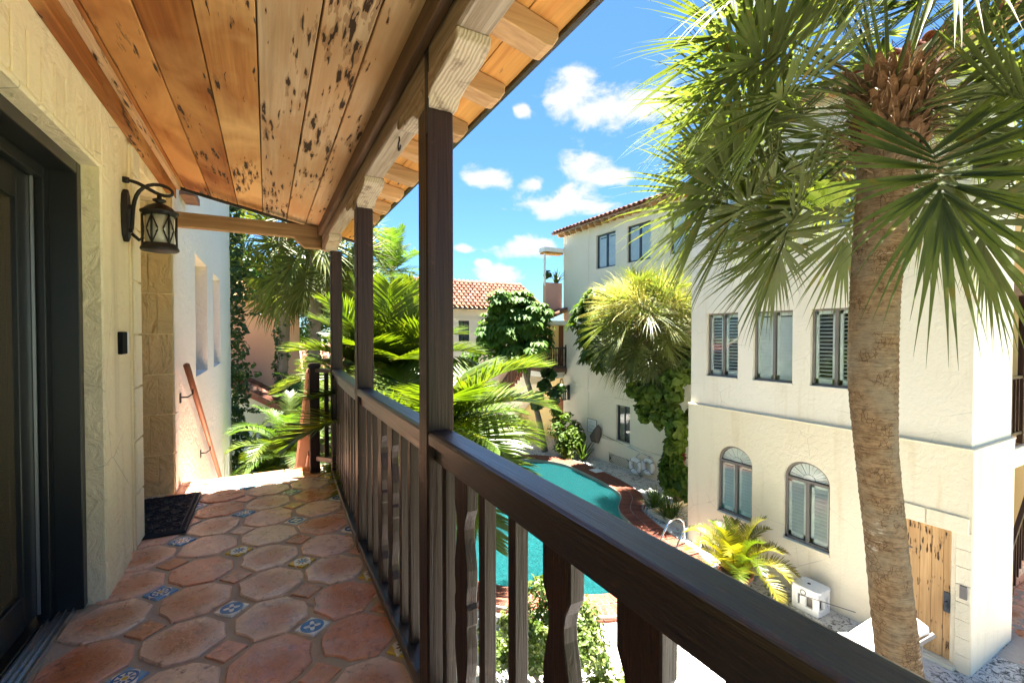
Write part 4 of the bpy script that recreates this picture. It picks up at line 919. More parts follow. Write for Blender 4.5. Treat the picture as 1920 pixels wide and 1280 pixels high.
# ================================================================== POOLSIDE THINGS
def torus(mb, c, R_, r_, ax, n=28, m=10):
    c = Vector(c); pts = []
    for i in range(n):
        a = 2 * math.pi * i / n; pts.append(c + (Vector((0, math.cos(a), math.sin(a))) if ax == 'x' else Vector((math.cos(a), math.sin(a), 0))) * R_)
    return mb.tube(pts, r_, m, closed=True)
for k, (y, z, x, lab) in enumerate(((11.93, .33, 11.40, 'white ring buoy hanging on the left, nearer the lattice vent'), (11.42, .42, 11.50, 'white ring buoy with blue rope bands, right of the other ring'))):
    b = empty('life_ring', (x, y, z), lab, 'life ring', 'ring buoys hanging on the poolside wall')
    torus(MB(), (x, y, z), .225, .072, 'x').build('ring', M['white_paint'], b, True)
    for a in (.8, 2.4, 3.9, 5.5):
        torus(MB(), (0, 0, 0), .0, .0, 'x') if False else None
        t = MB(); cy, cz_ = y + .225 * math.cos(a), z + .225 * math.sin(a); rad = Vector((0, math.cos(a), math.sin(a)))
        t.tube([Vector((x, cy, cz_)) + (rad * math.cos(q) + Vector((1, 0, 0)) * math.sin(q)) * .074 for q in [i * math.pi / 6 for i in range(12)]], .010, 5, closed=True); t.build('rope_band', M['rope'], b, True)
    MB().tube([(x, y, z + .22), (x + .1, y + .02, z + .36), (FX, y, z + .42)], .008, 5).build('hanging_rope', M['rope'], b)
net = empty('pool_net', (11.6, 14.2, .85), 'dark mesh pool skimmer net on a long pole hung along the wall', 'pool net')
MB().tube([(11.60, 13.95, 1.02), (11.58, 11.3, .74)], .016, 8).build('pole', M['chrome'], net, True)
rim = [(11.57, 14.0, 1.02), (11.55, 13.98, 1.25), (11.52, 14.12, 1.38), (11.45, 14.3, 1.15), (11.42, 14.52, .86), (11.45, 14.45, .68), (11.52, 14.1, .66)]
MB().tube(rim, .014, 6, closed=True).build('rim', M['black_metal'], net, True)
c = Vector((11.42, 14.22, .82)); MB().add([Vector(p) for p in rim] + [c], [(i, (i + 1) % 7, 7) for i in range(7)]).build('mesh_bag', m_plain('net_mesh', (.13, .10, .08), .9, 0, .8), net)
sg = empty('pool_sign', (11.63, 14.65, 1.24), 'white pool rules notice with rows of small grey text on the wall above the shrub', 'sign')
MB().box(11.615, 11.63, 14.36, 14.92, .98, 1.50).build('board', M['white_paint'], sg)
txt = MB()
for k in range(11):
    z = 1.44 - .038 * k; y = 14.88; rr = random.Random(k)
    while y > 14.42:
        w = rr.uniform(.02, .07); txt.box(11.612, 11.6145, y - w, y, z - .010, z); y -= w + .018
        if rr.random() < .08: break
txt.build('text_lines', M['frame_grey'], sg, kind='stuff'); MB().box(11.61, 11.632, 14.34, 14.355, .97, 1.51).box(11.61, 11.632, 14.925, 14.94, .97, 1.51).box(11.61, 11.632, 14.34, 14.94, .965, .98).box(11.61, 11.632, 14.34, 14.94, 1.5, 1.515).build('frame', M['frame_grey'], sg)
lt = empty('lattice_vent', (11.6, 12.9, .2), 'beige diagonal lattice vent panel low on the poolside wall, left of the ring buoys', 'vent')
MB().box(11.585, 11.60, 12.25, 13.56, .05, .40).build('backing', m_plain('vent_dark', (.10, .08, .06), .9), lt)
for k in range(24):
    y0 = 12.0 + .075 * k
    for sgn in (1, -1):
        a = (y0, .06); bb = (y0 + sgn * .33, .39)
        ya, yb = a[0] + (.165 - .165 * sgn), bb[0] + (.165 - .165 * sgn)
        if min(ya, yb) < 12.27 or max(ya, yb) > 13.54: continue
        MB().beam((11.578 - .004 * sgn, ya, .06), (11.578 - .004 * sgn, yb, .39), .018, .006, up=(1, 0, 0)).build('slat', M['far_wall'], lt)
MB().box(11.57, 11.60, 12.23, 12.27, .03, .43).box(11.57, 11.60, 13.54, 13.58, .03, .43).box(11.57, 11.60, 12.23, 13.58, .40, .43).build('frame', M['far_wall'], lt)
fl = empty('far_lantern', (11.6, 16.3, 2.3), 'black iron lantern fixed to the far house corner above the bushy shrub', 'lantern')
MB().box(11.56, 11.64, 16.2, 16.3, 2.1, 2.75).build('back_plate', M['black_metal'], fl); MB().tube([(11.56, 16.25, 2.5), (11.5, 16.25, 2.72), (11.38, 16.25, 2.74), (11.34, 16.25, 2.62)], .02, 6).build('arm', M['black_metal'], fl, True)
MB().lathe([(0, 2.62), (.04, 2.6), (.14, 2.5), (.14, 2.47), (0, 2.46)][::-1], (11.34, 16.25, 0), 12).build('cap', M['black_metal'], fl, True); g = MB()
for k in range(6): g.beam((11.34 + .11 * math.cos(k), 16.25 + .11 * math.sin(k), 2.15), (11.34 + .11 * math.cos(k), 16.25 + .11 * math.sin(k), 2.48), .02, .02, up=(1, 0, 0))
g.lathe([(0, 2.12), (.13, 2.12), (.13, 2.16), (0, 2.16)], (11.34, 16.25, 0), 12).build('cage', M['black_metal'], fl); MB().lathe([(0, 2.16), (.085, 2.16), (.085, 2.46), (0, 2.46)], (11.34, 16.25, 0), 10).build('shade', bpy.data.materials['seeded_glass'], fl)
torus(MB(), (11.93, 17.25, 2.75), .13, .025, 'x', 20, 6).build('wall_ring', M['black_metal'], far, True)
# drain, skimmer, ladder
dn = empty('round_drain', (5.86, 4.59, 0), 'round white skimmer lid set flush in the pale stone deck below the rail', 'drain cover')
MB().lathe([(0, 0), (.175, 0), (.175, .012), (.15, .018), (.125, .012), (.12, .007), (0, .007)], (5.86, 4.59, .002), 32).build('lid', M['white_paint'], dn)
g = MB()
for k in range(12): a = k * math.pi / 6; g.beam((5.86 + .03 * math.cos(a), 4.59 + .03 * math.sin(a), .013), (5.86 + .10 * math.cos(a), 4.59 + .10 * math.sin(a), .013), .012, .006)
g.lathe([(0, 0), (.022, 0), (.022, .01), (0, .01)], (5.86, 4.59, .01), 12).build('grille', M['frame_grey'], dn)
MB().box(10.15, 10.5, 12.55, 12.95, .1, .112).build('skimmer_plate', M['white_paint'], cope)
ld = empty('pool_ladder', (8.3, 7.15, 0), 'curved chrome pool ladder handrails rising at the near end of the pool', 'ladder')
for y in (6.95, 7.4):
    MB().tube([(8.62, y, 0), (8.62, y, .42), (8.58, y, .58), (8.45, y, .68), (8.28, y, .70), (8.08, y, .62), (7.9, y, .40), (7.78, y, .1), (7.72, y, -.5)], .022, 10).build('rail', M['chrome'], ld, True)
for z in (-.15, -.4): MB().box(7.70, 7.80, 6.95, 7.4, z - .02, z).build('step', M['chrome'], ld)
# white box table
bx_ = empty('side_table', (8.62, 4.75, 0), 'white carved block side table with cut out openings against the tower wall', 'side table', rz=0)
X0, X1, Y0, Y1 = 8.44, 8.86, 4.34, 4.84; m = MB()
m.prism([(X0 + .05, Y0), (X1 - .05, Y0), (X1, Y0 + .05), (X1, Y1 - .05), (X1 - .05, Y1), (X0 + .05, Y1), (X0, Y1 - .05), (X0, Y0 + .05)], 'z', .40, .45).build('top', M['white_paint'], bx_, bv=.01)
m = MB(); t = .05
for (a, b, c_, d) in ((X0 + .02, X0 + .07, Y0 + .02, Y0 + .12), (X0 + .02, X0 + .07, Y1 - .12, Y1 - .02), (X1 - .07, X1 - .02, Y0 + .02, Y0 + .12), (X1 - .07, X1 - .02, Y1 - .12, Y1 - .02), (X0 + .02, X0 + .07, 4.58, 4.68), (X0 + .2, X0 + .29, Y0 + .02, Y0 + .07)): m.box(a, b, c_, d, 0, .40)
m.box(X0 + .021, X0 + .069, Y0 + .021, Y1 - .021, .29, .40).box(X0 + .021, X0 + .069, Y0 + .021, Y1 - .021, 0, .11).box(X0 + .021, X1 - .021, Y0 + .021, Y0 + .069, .30, .40).box(X0 + .021, X1 - .021, Y0 + .021, Y0 + .069, 0, .12)
m.build('body', M['white_paint'], bx_, bv=.006, kind='stuff'); MB().box(8.54, 8.76, 4.44, 4.76, .0, .39).build('core', m_plain('box_core', (.25, .23, .2), .9), bx_); MB().lathe([(0, .45), (.03, .45), (.03, .454), (0, .454)], (8.65, 4.62, 0), 12).build('hole', M['room_dark'], bx_)  # flat near-black disc stands for the shade inside an opening
torus(MB(), (X0 + .015, 4.62, .34), .045, .008, 'x', 18, 6).build('ornament_ring', M['frame_grey'], bx_)
# lounger
lg = empty('sun_lounger', (7.6, 3.3, 0), 'white cushioned sun lounger with raised back beside the palm trunk', 'sun lounger')
def cushion(P, w, th, name):
    """P = list of (s along, z); the lounger runs along direction D"""
    D = Vector((.86, -.51, 0)); S = Vector((.51, .86, 0)); O = Vector((7.05, 3.66, 0)); vs = []
    n_ = len(P); Y_ = [-1, -.93, 0, .93, 1]; Z_ = [.35, 1, 1.06, 1, .35]
    for (s, z) in P:
        for y, h in zip(Y_, Z_): p = O + D * s + S * (y * w / 2); vs.append((p.x, p.y, z + th * h))
        for y in reversed(Y_): p = O + D * s + S * (y * w / 2); vs.append((p.x, p.y, z))
    k = 10; fs = [(i * k + j, i * k + (j + 1) % k, (i + 1) * k + (j + 1) % k, (i + 1) * k + j) for i in range(n_ - 1) for j in range(k)] + [tuple(range(k - 1, -1, -1)), tuple((n_ - 1) * k + j for j in range(k))]
    return MB().add(vs, fs).build(name, M['cushion'], lg, True), O, D, S
_, O, D, S = cushion([(-.25, .34), (-.2, .37), (0, .38), (.4, .37), (.62, .38)], .56, .09, 'seat_cushion')
cushion([(.64, .37), (.70, .42), (.9, .56), (1.15, .73), (1.30, .80), (1.36, .82)], .56, .09, 'back_cushion')
m = MB()
for sg_ in (-1, 1):
    q = S * (.29 * sg_); m.beam(O + q + D * -.25 + Vector((0, 0, .33)), O + q + D * .66 + Vector((0, 0, .34)), .04, .05); m.beam(O + q + D * .66 + Vector((0, 0, .34)), O + q + D * 1.42 + Vector((0, 0, .82)), .04, .05)
m.build('frame', M['frame_grey'], lg)
for sg_ in (-1, 1):
    for s in (-.2, .60, 1.25): p = O + S * (.28 * sg_) + D * s; MB().beam(p, p + Vector((0, 0, .33 if s < 1 else .7)), .035, .035, up=(1, 0, 0)).build('leg', M['frame_grey'], lg)
MB().tube([(8.3, 4.6, .36), (8.5, 4.2, .34), (8.7, 3.9, .30)], .008, 5).build('cord', M['frame_grey'], lg)

# ================================================================== FOLIAGE TOOLS
class Fol:
    """collects quads and triangles as numpy blocks"""
    def __init__(s): s.V = []; s.Q = []; s.k = 0
    def strip(s, c, w, nrm=None, vfold=0):
        """c (n,3) centre line, w (n,) half widths, side (n,3) directions"""
        pass
    def add(s, V, Q): s.V.append(V); s.Q.append(Q + s.k); s.k += len(V)
    def build(s, name, m, parent, kind=None, label=None):
        V = np.concatenate(s.V); V = V - np.array(root_loc(parent)); me = np_mesh(name, V, np.concatenate(s.Q)); o = link(name, me, m, parent); return tag(o, label=label, kind=kind)
def blades(F, P0, D0, L, w, N, grav, n=6, fold=.25, prof=(.55, 1, .95, .75, .45, .03), stiff=.6, twist=0):
    """many long blades at once: start P0, direction D0, length L, half width w, side from normal N; bend down with gravity"""
    P = P0.copy(); D = D0 / np.linalg.norm(D0, axis=1, keepdims=True); m = len(P); ds = (L / (n - 1))[:, None]; rows = []
    for i in range(n):
        Sd = np.cross(D, N); Sd /= np.linalg.norm(Sd, axis=1, keepdims=True) + 1e-9; up = np.cross(Sd, D)
        wi = (w * prof[i])[:, None]; rows += [P - Sd * wi, P + up * wi * fold * -2, P + Sd * wi]
        P = P + D * ds; g = (grav * ((i + 1) / n) ** (1 / stiff))[:, None]; D = D + np.array([0, 0, -1.0]) * g * ds * 3; D /= np.linalg.norm(D, axis=1, keepdims=True)
    V = np.stack(rows, 1).reshape(-1, 3); base = (np.arange(m) * (3 * n))[:, None, None]
    q = [[3 * i + j, 3 * i + j + 1, 3 * i + j + 4, 3 * i + j + 3] for i in range(n - 1) for j in (0, 1)]
    F.add(V, (base + np.array(q)[None]).reshape(-1, 4))
def unit(v): v = np.asarray(v, float); return v / np.linalg.norm(v)
def arc(p, d, L, g, n=10):
    """gravity-bent path"""
    P = [np.array(p, float)]; d = unit(d); T_ = [d]
    for i in range(n):
        P.append(P[-1] + d * L / n); d = unit(d + np.array([0, 0, -1.0]) * g * (i + 1) / n * L / n * 3); T_.append(d)
    return P, T_
def fan_leaf(parent, p, d, Lp, Lb, r, m, nseg=46, grav=1.0, droop=1.0, spread=2.35, pm='petiole', wmul=1.0, name='leaf'):
    """costapalmate palm leaf: petiole, then a recurved fan of split segments whose tips hang"""
    P, T_ = arc(p, d, Lp, .20 * grav, 8); F = Fol(); pts = [Vector(q) for q in P]
    mb = MB().tube(pts, [.020 - .0012 * i for i in range(len(pts))], 5, cap=False)
    V = np.array(mb.v); Fc = np.array([f for f in mb.f if len(f) == 4]); F.add(V, Fc)
    e = P[-1]; t = unit(T_[-1]); side = np.cross(t, [0, 0, 1]); side = unit(side if np.linalg.norm(side) > .05 else [1, 0, 0]); roll = r.uniform(-.5, .5)
    nrm = np.cross(side, t); side = side * math.cos(roll) + nrm * math.sin(roll); nrm = np.cross(side, t)
    Cp, Ct = arc(e, t, Lb * .38, 1.6 * grav, 8)
    th = np.linspace(-spread, spread, nseg) + np.array([r.uniform(-.03, .03) for _ in range(nseg)]); f = 1 - np.abs(th) / spread
    idx = np.clip((f * 8), 0, 8); i0 = idx.astype(int); P0 = np.array([Cp[i] for i in i0]); TT = np.array([Ct[i] for i in i0])
    NN = np.cross(np.broadcast_to(side, TT.shape), TT)
    D0 = TT * np.cos(th)[:, None] + side[None] * np.sin(th)[:, None] + NN * (.18 + .30 * np.abs(np.sin(th)))[:, None]
    L = Lb * (.70 + .22 * np.cos(th * .6)) * np.array([r.uniform(.86, 1.05) for _ in range(nseg)]); w = np.full(nseg, .0175 * Lb * wmul * 1.15) * np.array([r.uniform(.8, 1.15) for _ in range(nseg)])
    gv = np.array([droop * r.uniform(.45, 1.0) for _ in range(nseg)]) * (1.0 / Lb)
    blades(F, P0, D0, L, w, NN, gv, n=7, fold=.28, prof=(.7, 1.05, 1.15, .95, .55, .22, .02), stiff=.34)
    return F.build(name, M[m] if isinstance(m, str) else m, parent)
def pinnate(parent, p, d, L, r, m, npair=46, ll=.42, grav=.45, w=.016, lift=.35, droop=.8, name='frond', tipdir=None):
    """feather palm frond"""
    P, T_ = arc(p, d, L, grav, 16); F = Fol(); mb = MB().tube([Vector(q) for q in P], [max(.004, .016 * (1 - i / 17)) * (L / 2) ** .5 for i in range(17)], 5, cap=False)
    F.add(np.array(mb.v), np.array([f for f in mb.f if len(f) == 4])); P = np.array(P); T_ = np.array(T_)
    s = np.linspace(.12, 1, npair); x = s * 16; i0 = np.minimum(x.astype(int), 15); fr = (x - i0)[:, None]; C = P[i0] * (1 - fr) + P[i0 + 1] * fr; TT = T_[i0]
    side = np.cross(TT, [0, 0, 1.0]); side /= np.linalg.norm(side, axis=1, keepdims=True) + 1e-6; up = np.cross(side, TT)
    for sg in (-1, 1):
        fw = .35 + .9 * s ** 2; jit = np.array([[r.uniform(-.12, .12) for _ in range(3)] for _ in range(npair)])
        D0 = side * sg + TT * fw[:, None] + up * lift + jit; Lf = ll * np.sin(np.pi * (.12 + .80 * s)) ** .7 * np.array([r.uniform(.85, 1.1) for _ in range(npair)])
        blades(F, C, D0, Lf, np.full(npair, w), up, np.array([droop * r.uniform(.5, 1.2) for _ in range(npair)]) / ll * .6, n=5, fold=.22, prof=(.5, 1, .9, .55, .03), stiff=.6)
    return F.build(name, m if not isinstance(m, str) else M[m], parent)
def trunk(parent, path, rad, n=20, seg=12, m='bark', ring=.012, name='trunk', seed=0):
    """tube through path with ring scars and lumps"""
    r = random.Random(seed); pts = []; rr = []; PV = [Vector(p) for p in path]
    for i in range(len(PV) - 1):
        p0, p1, p2, p3 = PV[max(i - 1, 0)], PV[i], PV[i + 1], PV[min(i + 2, len(PV) - 1)]
        for j in range(seg):
            t = j / seg; pts.append(.5 * ((2 * p1) + (-p0 + p2) * t + (2 * p0 - 5 * p1 + 4 * p2 - p3) * t * t + (-p0 + 3 * p1 - 3 * p2 + p3) * t ** 3)); rr.append(rad[i] * (1 - t) + rad[i + 1] * t + (ring if j % 2 else 0) * r.uniform(.3, 1))
    pts.append(PV[-1]); rr.append(rad[-1]); mb = MB().tube(pts, rr, n)
    if ring: mb.v = [tuple(Vector(v) + Vector((r.uniform(-1, 1), r.uniform(-1, 1), 0)) * ring * .42) for v in mb.v]
    return mb.build(name, M[m], parent, smooth=True)
def boots(parent, c, z0, z1, r0, r1, n, seed, sc=1.0):
    r = random.Random(seed); vs = [(-.045, 0, 0), (.045, 0, 0), (.052, .03, .12), (-.052, .03, .12), (.025, .075, .26), (-.025, .075, .26), (0, -.01, .02), (0, .02, .2)]
    me = MB().add([(-.05, 0, 0), (.05, 0, 0), (.055, .035, .13), (-.055, .035, .13), (.022, .10, .27), (-.022, .10, .27), (-.045, -.03, 0), (.045, -.03, 0), (.05, .0, .13), (-.05, 0, .13), (.018, .075, .27), (-.018, .075, .27)],
        [(0, 1, 2, 3), (3, 2, 4, 5), (6, 9, 8, 7), (9, 11, 10, 8), (0, 3, 9, 6), (3, 5, 11, 9), (1, 7, 8, 2), (2, 8, 10, 4), (5, 4, 10, 11)]).mesh('leaf_base'); me.materials.append(M['boot'])
    for k in range(n):
        f = k / n; a = k * 2.39996; z = z0 + (z1 - z0) * f; rad = r0 + (r1 - r0) * f - .02; p = Vector((c[0] + rad * math.sin(a) * -1, c[1] + rad * math.cos(a), z)) - root_loc(parent)
        o = link('leaf_base', me, None, parent, p, (R(-8) + r.uniform(-.15, .15), r.uniform(-.25, .25), a)); o.scale = (1.25 * sc, sc, r.uniform(.8, 1.2) * sc)
def sabal(name, base, path, rad, crown, label, group=None, up=.15, n=40, Lp=1.0, Lb=1.15, seed=1, m='sabal', el0=82, el1=-55, nseg=46, bm='bark', flower=0, skirt=True, droop=1.0, bootn=50, cat='palm tree', wmul=1.0, azf=None):
    root = empty(name, base, label, cat, group); r = random.Random(seed)
    trunk(root, path, rad, 36 if bootn > 30 else 12, 26 if bootn > 30 else 12, bm, .006 if bootn > 30 else .012, seed=seed)
    c = Vector(crown)
    if bootn: boots(root, (c.x, c.y), c.z - (.62 if bootn > 60 else .85), c.z + (.2 if bootn > 60 else -.05), rad[-1] + .01, rad[-1] + .05, bootn, seed, .72 if bootn > 60 else 1)
    if bootn > 60:       # hanging fibre and dry threads between the leaf bases
        F = Fol(); a = rng.uniform(0, 6.28, 900); zz = rng.uniform(c.z - .85, c.z + .45, 900); q = rad[-1] + .06 + .08 * (zz - c.z + .95)
        P0 = np.stack([c.x + q * np.sin(a), c.y + q * np.cos(a), zz], 1); D0 = np.stack([np.sin(a), np.cos(a), rng.uniform(-1.2, .8, 900)], 1) + rng.normal(size=(900, 3)) * .5
        blades(F, P0, D0, rng.uniform(.08, .30, 900), rng.uniform(.002, .006, 900), np.tile([0, 0, 1.0], (900, 1)) + rng.normal(size=(900, 3)) * .3, rng.uniform(1.5, 4, 900), n=5, prof=(1, 1, .8, .6, .2)); F.build('fibre', M['dead_leaf'], root, kind='stuff')
    for k in range(n):
        f = (k + .5) / n; el = R(el0 + (el1 - el0) * f ** .85) + r.uniform(-.12, .12); az = k * 2.39996 + r.uniform(-.25, .25)
        if azf and azf(az, el, r): continue
        d = (math.cos(el) * math.sin(az), math.cos(el) * math.cos(az), math.sin(el)); z = c.z + up - (up + .4) * f
        p = (c.x + .14 * math.sin(az), c.y + .14 * math.cos(az), z); s = r.uniform(.85, 1.1) * (1 if f > .12 else .8)
        mm = m[r.randrange(len(m))] if isinstance(m, (list, tuple)) else m
        fan_leaf(root, p, d, Lp * s, Lb * s, r, mm, nseg=nseg, grav=.9 + .5 * f, droop=droop * (.55 + .7 * f), wmul=wmul)
    return root
def leafquads(F, C, Nn, size, r, bend=.25, aspect=.5, seedrng=rng):
    """leaf-shaped hexagons folded on the midrib; C (n,3) centres, Nn (n,3) normals"""
    n = len(C); Nn = Nn / (np.linalg.norm(Nn, axis=1, keepdims=True) + 1e-9); a = seedrng.normal(size=(n, 3)); T_ = np.cross(Nn, a); T_ /= np.linalg.norm(T_, axis=1, keepdims=True) + 1e-9; B = np.cross(Nn, T_)
    s = size * seedrng.uniform(.6, 1.25, n)[:, None]; h = s * aspect * .5
    v0 = C - T_ * s * .5; v1 = C - T_ * s * .15 + B * h + Nn * h * bend; v2 = C + T_ * s * .2 + B * h * .85 + Nn * h * bend; v3 = C + T_ * s * .5 - Nn * s * .08; v4 = C + T_ * s * .2 - B * h * .85 + Nn * h * bend; v5 = C - T_ * s * .15 - B * h + Nn * h * bend
    V = np.stack([v0, v1, v2, v3, v4, v5], 1).reshape(-1, 3); b = (np.arange(n) * 6)[:, None, None]; F.add(V, (b + np.array([[0, 1, 2, 3], [0, 3, 4, 5]])[None]).reshape(-1, 4))
def clump(F, c, rad, n, size, flat=1.0, aspect=.5, shell=.55, up=.5):
    """leaves through an ellipsoid, denser to its skin"""
    d = rng.normal(size=(n, 3)); d /= np.linalg.norm(d, axis=1, keepdims=True); q = rng.uniform(shell, 1, n)[:, None] ** .6
    C = np.array(c) + d * q * np.array(rad); Nn = d + np.array([0, 0, up]) + rng.normal(size=(n, 3)) * .55; leafquads(F, C, Nn, size, None, aspect=aspect)
def bushy(name, base, lobes, n, size, m, label, cat='shrub', group=None, aspect=.5, stems=None, bark='grey_bark', parts=None):
    root = empty(name, base, label, cat, group)
    F = Fol(); tot = sum(l[3] * l[4] * l[5] for l in lobes) if len(lobes[0]) > 4 else None; ws = [abs(l[3] * l[4] * l[5]) ** (2 / 3) for l in lobes]; W_ = sum(ws)
    for l, w_ in zip(lobes, ws):        # every lobe is itself a handful of uneven clumps
        nn_ = max(20, int(n * w_ / W_)); K = 9 if nn_ > 150 else 3
        for q in range(K):
            dd = rng.normal(size=3); dd /= np.linalg.norm(dd); dd *= rng.uniform(.35, .75); s_ = rng.uniform(.3, .62)
            clump(F, np.array(l[:3]) + dd * np.array(l[3:6]), np.array(l[3:6]) * s_ * np.array([1, 1, .8]), max(4, nn_ // K), size, aspect=aspect, shell=.2)
    F.build('foliage', m if not isinstance(m, str) else M[m], root)
    if stems:
        for s_ in stems: trunk(root, s_[0], s_[1], 8, 4, bark, 0, 'stem' if len(stems) > 1 else 'trunk')
    return root
def whorl_tree(name, base, label, lobes, n, m, stems, seed=1, size=.30):
    """umbrella tree: rosettes of drooping leaflets, light sprays outside"""
    root = empty(name, base, label, 'tree'); r = np.random.default_rng(seed); F = Fol(); ws = np.array([(l[3] * l[4] * l[5]) ** (2 / 3) for l in lobes]); ws /= ws.sum()
    for l, w_ in zip(lobes, ws):
        k = int(n * w_); d = r.normal(size=(k, 3)); d[:, 2] = d[:, 2] * .8 + .25; d /= np.linalg.norm(d, axis=1, keepdims=True); q = r.uniform(.62, 1.02, k)[:, None]; C = np.array(l[:3]) + d * q * np.array(l[3:6])
        for j in range(9):
            a = 2 * np.pi * j / 9 + r.uniform(-.2, .2, k); tilt = d * .35 + np.array([0, 0, .8]); tilt /= np.linalg.norm(tilt, axis=1, keepdims=True)
            e1 = np.cross(tilt, [1.0, .1, 0]); e1 /= np.linalg.norm(e1, axis=1, keepdims=True); e2 = np.cross(tilt, e1); D = e1 * np.cos(a)[:, None] + e2 * np.sin(a)[:, None] - np.array([0, 0, .15])
            L = size * r.uniform(.8, 1.15, k); blades(F, C + D * .05, D, L, L * .19, tilt, np.full(k, 3.2), n=5, fold=.15, prof=(.25, .85, 1.05, .8, .05), stiff=1.2)
    F.build('crown', M[m], root)
    for s_ in stems: trunk(root, s_[0], s_[1], 10, 6, 'grey_bark', .006, 'trunk' if len(stems) == 1 else 'limb')
    return root
# ================================================================== PLANTS
def fwd(px, f, z):   # point at image column px, forward distance f
    lat = (px - 960) / 850 * f; th = R(28.4); return (lat * math.cos(th) + f * math.sin(th), -lat * math.sin(th) + f * math.cos(th), z)
# the tall palm
pth = [fwd(1745, 4.9, -.1), fwd(1722, 4.85, .8), fwd(1694, 4.8, 1.5), fwd(1664, 4.8, 2.9), fwd(1646, 4.8, 3.75), fwd(1637, 4.8, 4.55), fwd(1638, 4.8, 5.3), fwd(1645, 4.8, 5.95), fwd(1652, 4.8, 6.5), fwd(1662, 4.8, 7.25)]
rad = [.225, .205, .195, .182, .186, .215, .212, .222, .23, .27]
cr = fwd(1662, 4.8, 7.45)
sabal('tall_palm', pth[0][:2] + (0,), pth, rad, cr, 'tall fan palm with thick ringed trunk in front of the plank door', n=66, Lp=1.3, Lb=1.5, seed=5, nseg=64, bootn=130, droop=1.15, el1=-26, wmul=.68, up=.35, azf=lambda az, el, r: el < .35 and math.cos(az - math.atan2(-5.76, -2.34)) > .7 and r.random() < .6)
# golden fern growing from the boots of the tall palm
fr = empty('golden_fern', fwd(1535, 4.75, 6.3), 'small yellow green fern growing out of the tall palm trunk just below the crown', 'fern'); r = random.Random(4)
fern_m = m_leaf('fern_leaf', (.30, .42, .03), (.42, .50, .04), .4, .5, (1.4, 1.5, .3), 5)
for k in range(9):
    a = R(215 + k * 18) if k < 7 else R(70 + k * 8); p = fwd(1560 - 6 * k, 4.75, 6.28 + .03 * (k % 3))
    pinnate(fr, p, (math.sin(a), math.cos(a), .7), .42, r, fern_m, npair=22, ll=.11, grav=1.3, w=.009, droop=.6)
# second fan palm, by the far wall
b2 = fwd(1275, 13.4, 0); c2 = (9.85, 9.95, 5.45)
sabal('bushy_fan_palm', b2, [b2, fwd(1272, 13.4, 2), fwd(1245, 13.3, 3.9), c2], [.18, .17, .18, .2], c2, 'smaller bushy yellow green fan palm above the vine between the two right hand houses', n=60, Lp=.85, Lb=1.05, seed=12, m=['sabal_yellow', 'sabal'], nseg=44, bootn=20, droop=1.7, el1=-75, wmul=.8)
fs_ = empty('flower_sprays', (9.85, 9.95, 5.6), 'fine yellow flower sprays hanging in the crown of the bushy fan palm', 'flowers'); F = Fol()
for k in range(26):
    a = rng.uniform(0, 6.28); base = np.array([9.85, 9.95, 5.75]) + np.array([math.sin(a), math.cos(a), 0]) * rng.uniform(.1, .5); n_ = 44
    D0 = rng.normal(size=(n_, 3)) * .7 + np.array([math.sin(a), math.cos(a), .25]) * 1.4; blades(F, np.repeat(base[None], n_, 0) + D0 * .25, D0, rng.uniform(.4, .95, n_), np.full(n_, .007), np.tile([0, 0, 1.0], (n_, 1)), rng.uniform(.4, 1.1, n_), n=5, prof=(1, 1, 1, .8, .4))
F.build('spray', m_leaf('blossom', (.50, .46, .12), (.62, .55, .22), .3, .7, (1.1, 1.1, .6), 5), fs_)
# umbrella trees
whorl_tree('umbrella_tree', (10.0, 17.0, 0), 'dark green umbrella tree with drooping leaf rosettes in front of the small upper porch', [(9.75, 16.9, 5.6, 1.0, 1.0, 1.0), (9.0, 17.2, 5.0, .9, .9, .9), (10.15, 16.7, 4.9, .75, .8, .8), (9.6, 16.8, 6.4, .6, .6, .6), (9.2, 16.9, 4.0, .7, .7, .6), (8.75, 17.2, 6.0, .5, .5, .5), (8.35, 17.4, 5.2, .6, .6, .8), (*fwd(962, 18.9, 4.1), .6, .6, .5), (*fwd(915, 19.2, 4.5), .55, .5, .55), (*fwd(1005, 18.6, 4.3), .5, .5, .5), (*fwd(935, 19, 6.55), .45, .45, .4), (10.3, 16.6, 5.9, .55, .55, .5)], 640, 'broad',
           [([(10.35, 16.2, 0), (10.1, 16.4, 1.6), (9.7, 16.7, 3.2), (9.4, 16.9, 4.8)], [.14, .12, .10, .06]), ([(9.75, 16.6, 3.0), (10.0, 16.7, 4.2), (10.1, 16.7, 5.2)], [.07, .06, .04])], 3, .34)
whorl_tree('umbrella_shrub', (10.6, 13.6, 0), 'bright green umbrella tree pressed against the far wall left of the bushy fan palm', [(10.75, 13.6, 5.5, .75, .8, 1.1), (10.7, 12.9, 6.2, .6, .8, .6), (10.9, 13.4, 4.4, .6, .65, .8), (10.75, 12.4, 5.6, .7, .8, .9)], 330, 'broad_light', [([fwd(1262, 14.4, 0), fwd(1250, 14.6, 2.5), (10.9, 12.6, 4.6)], [.05, .04, .03])], 4, .36)
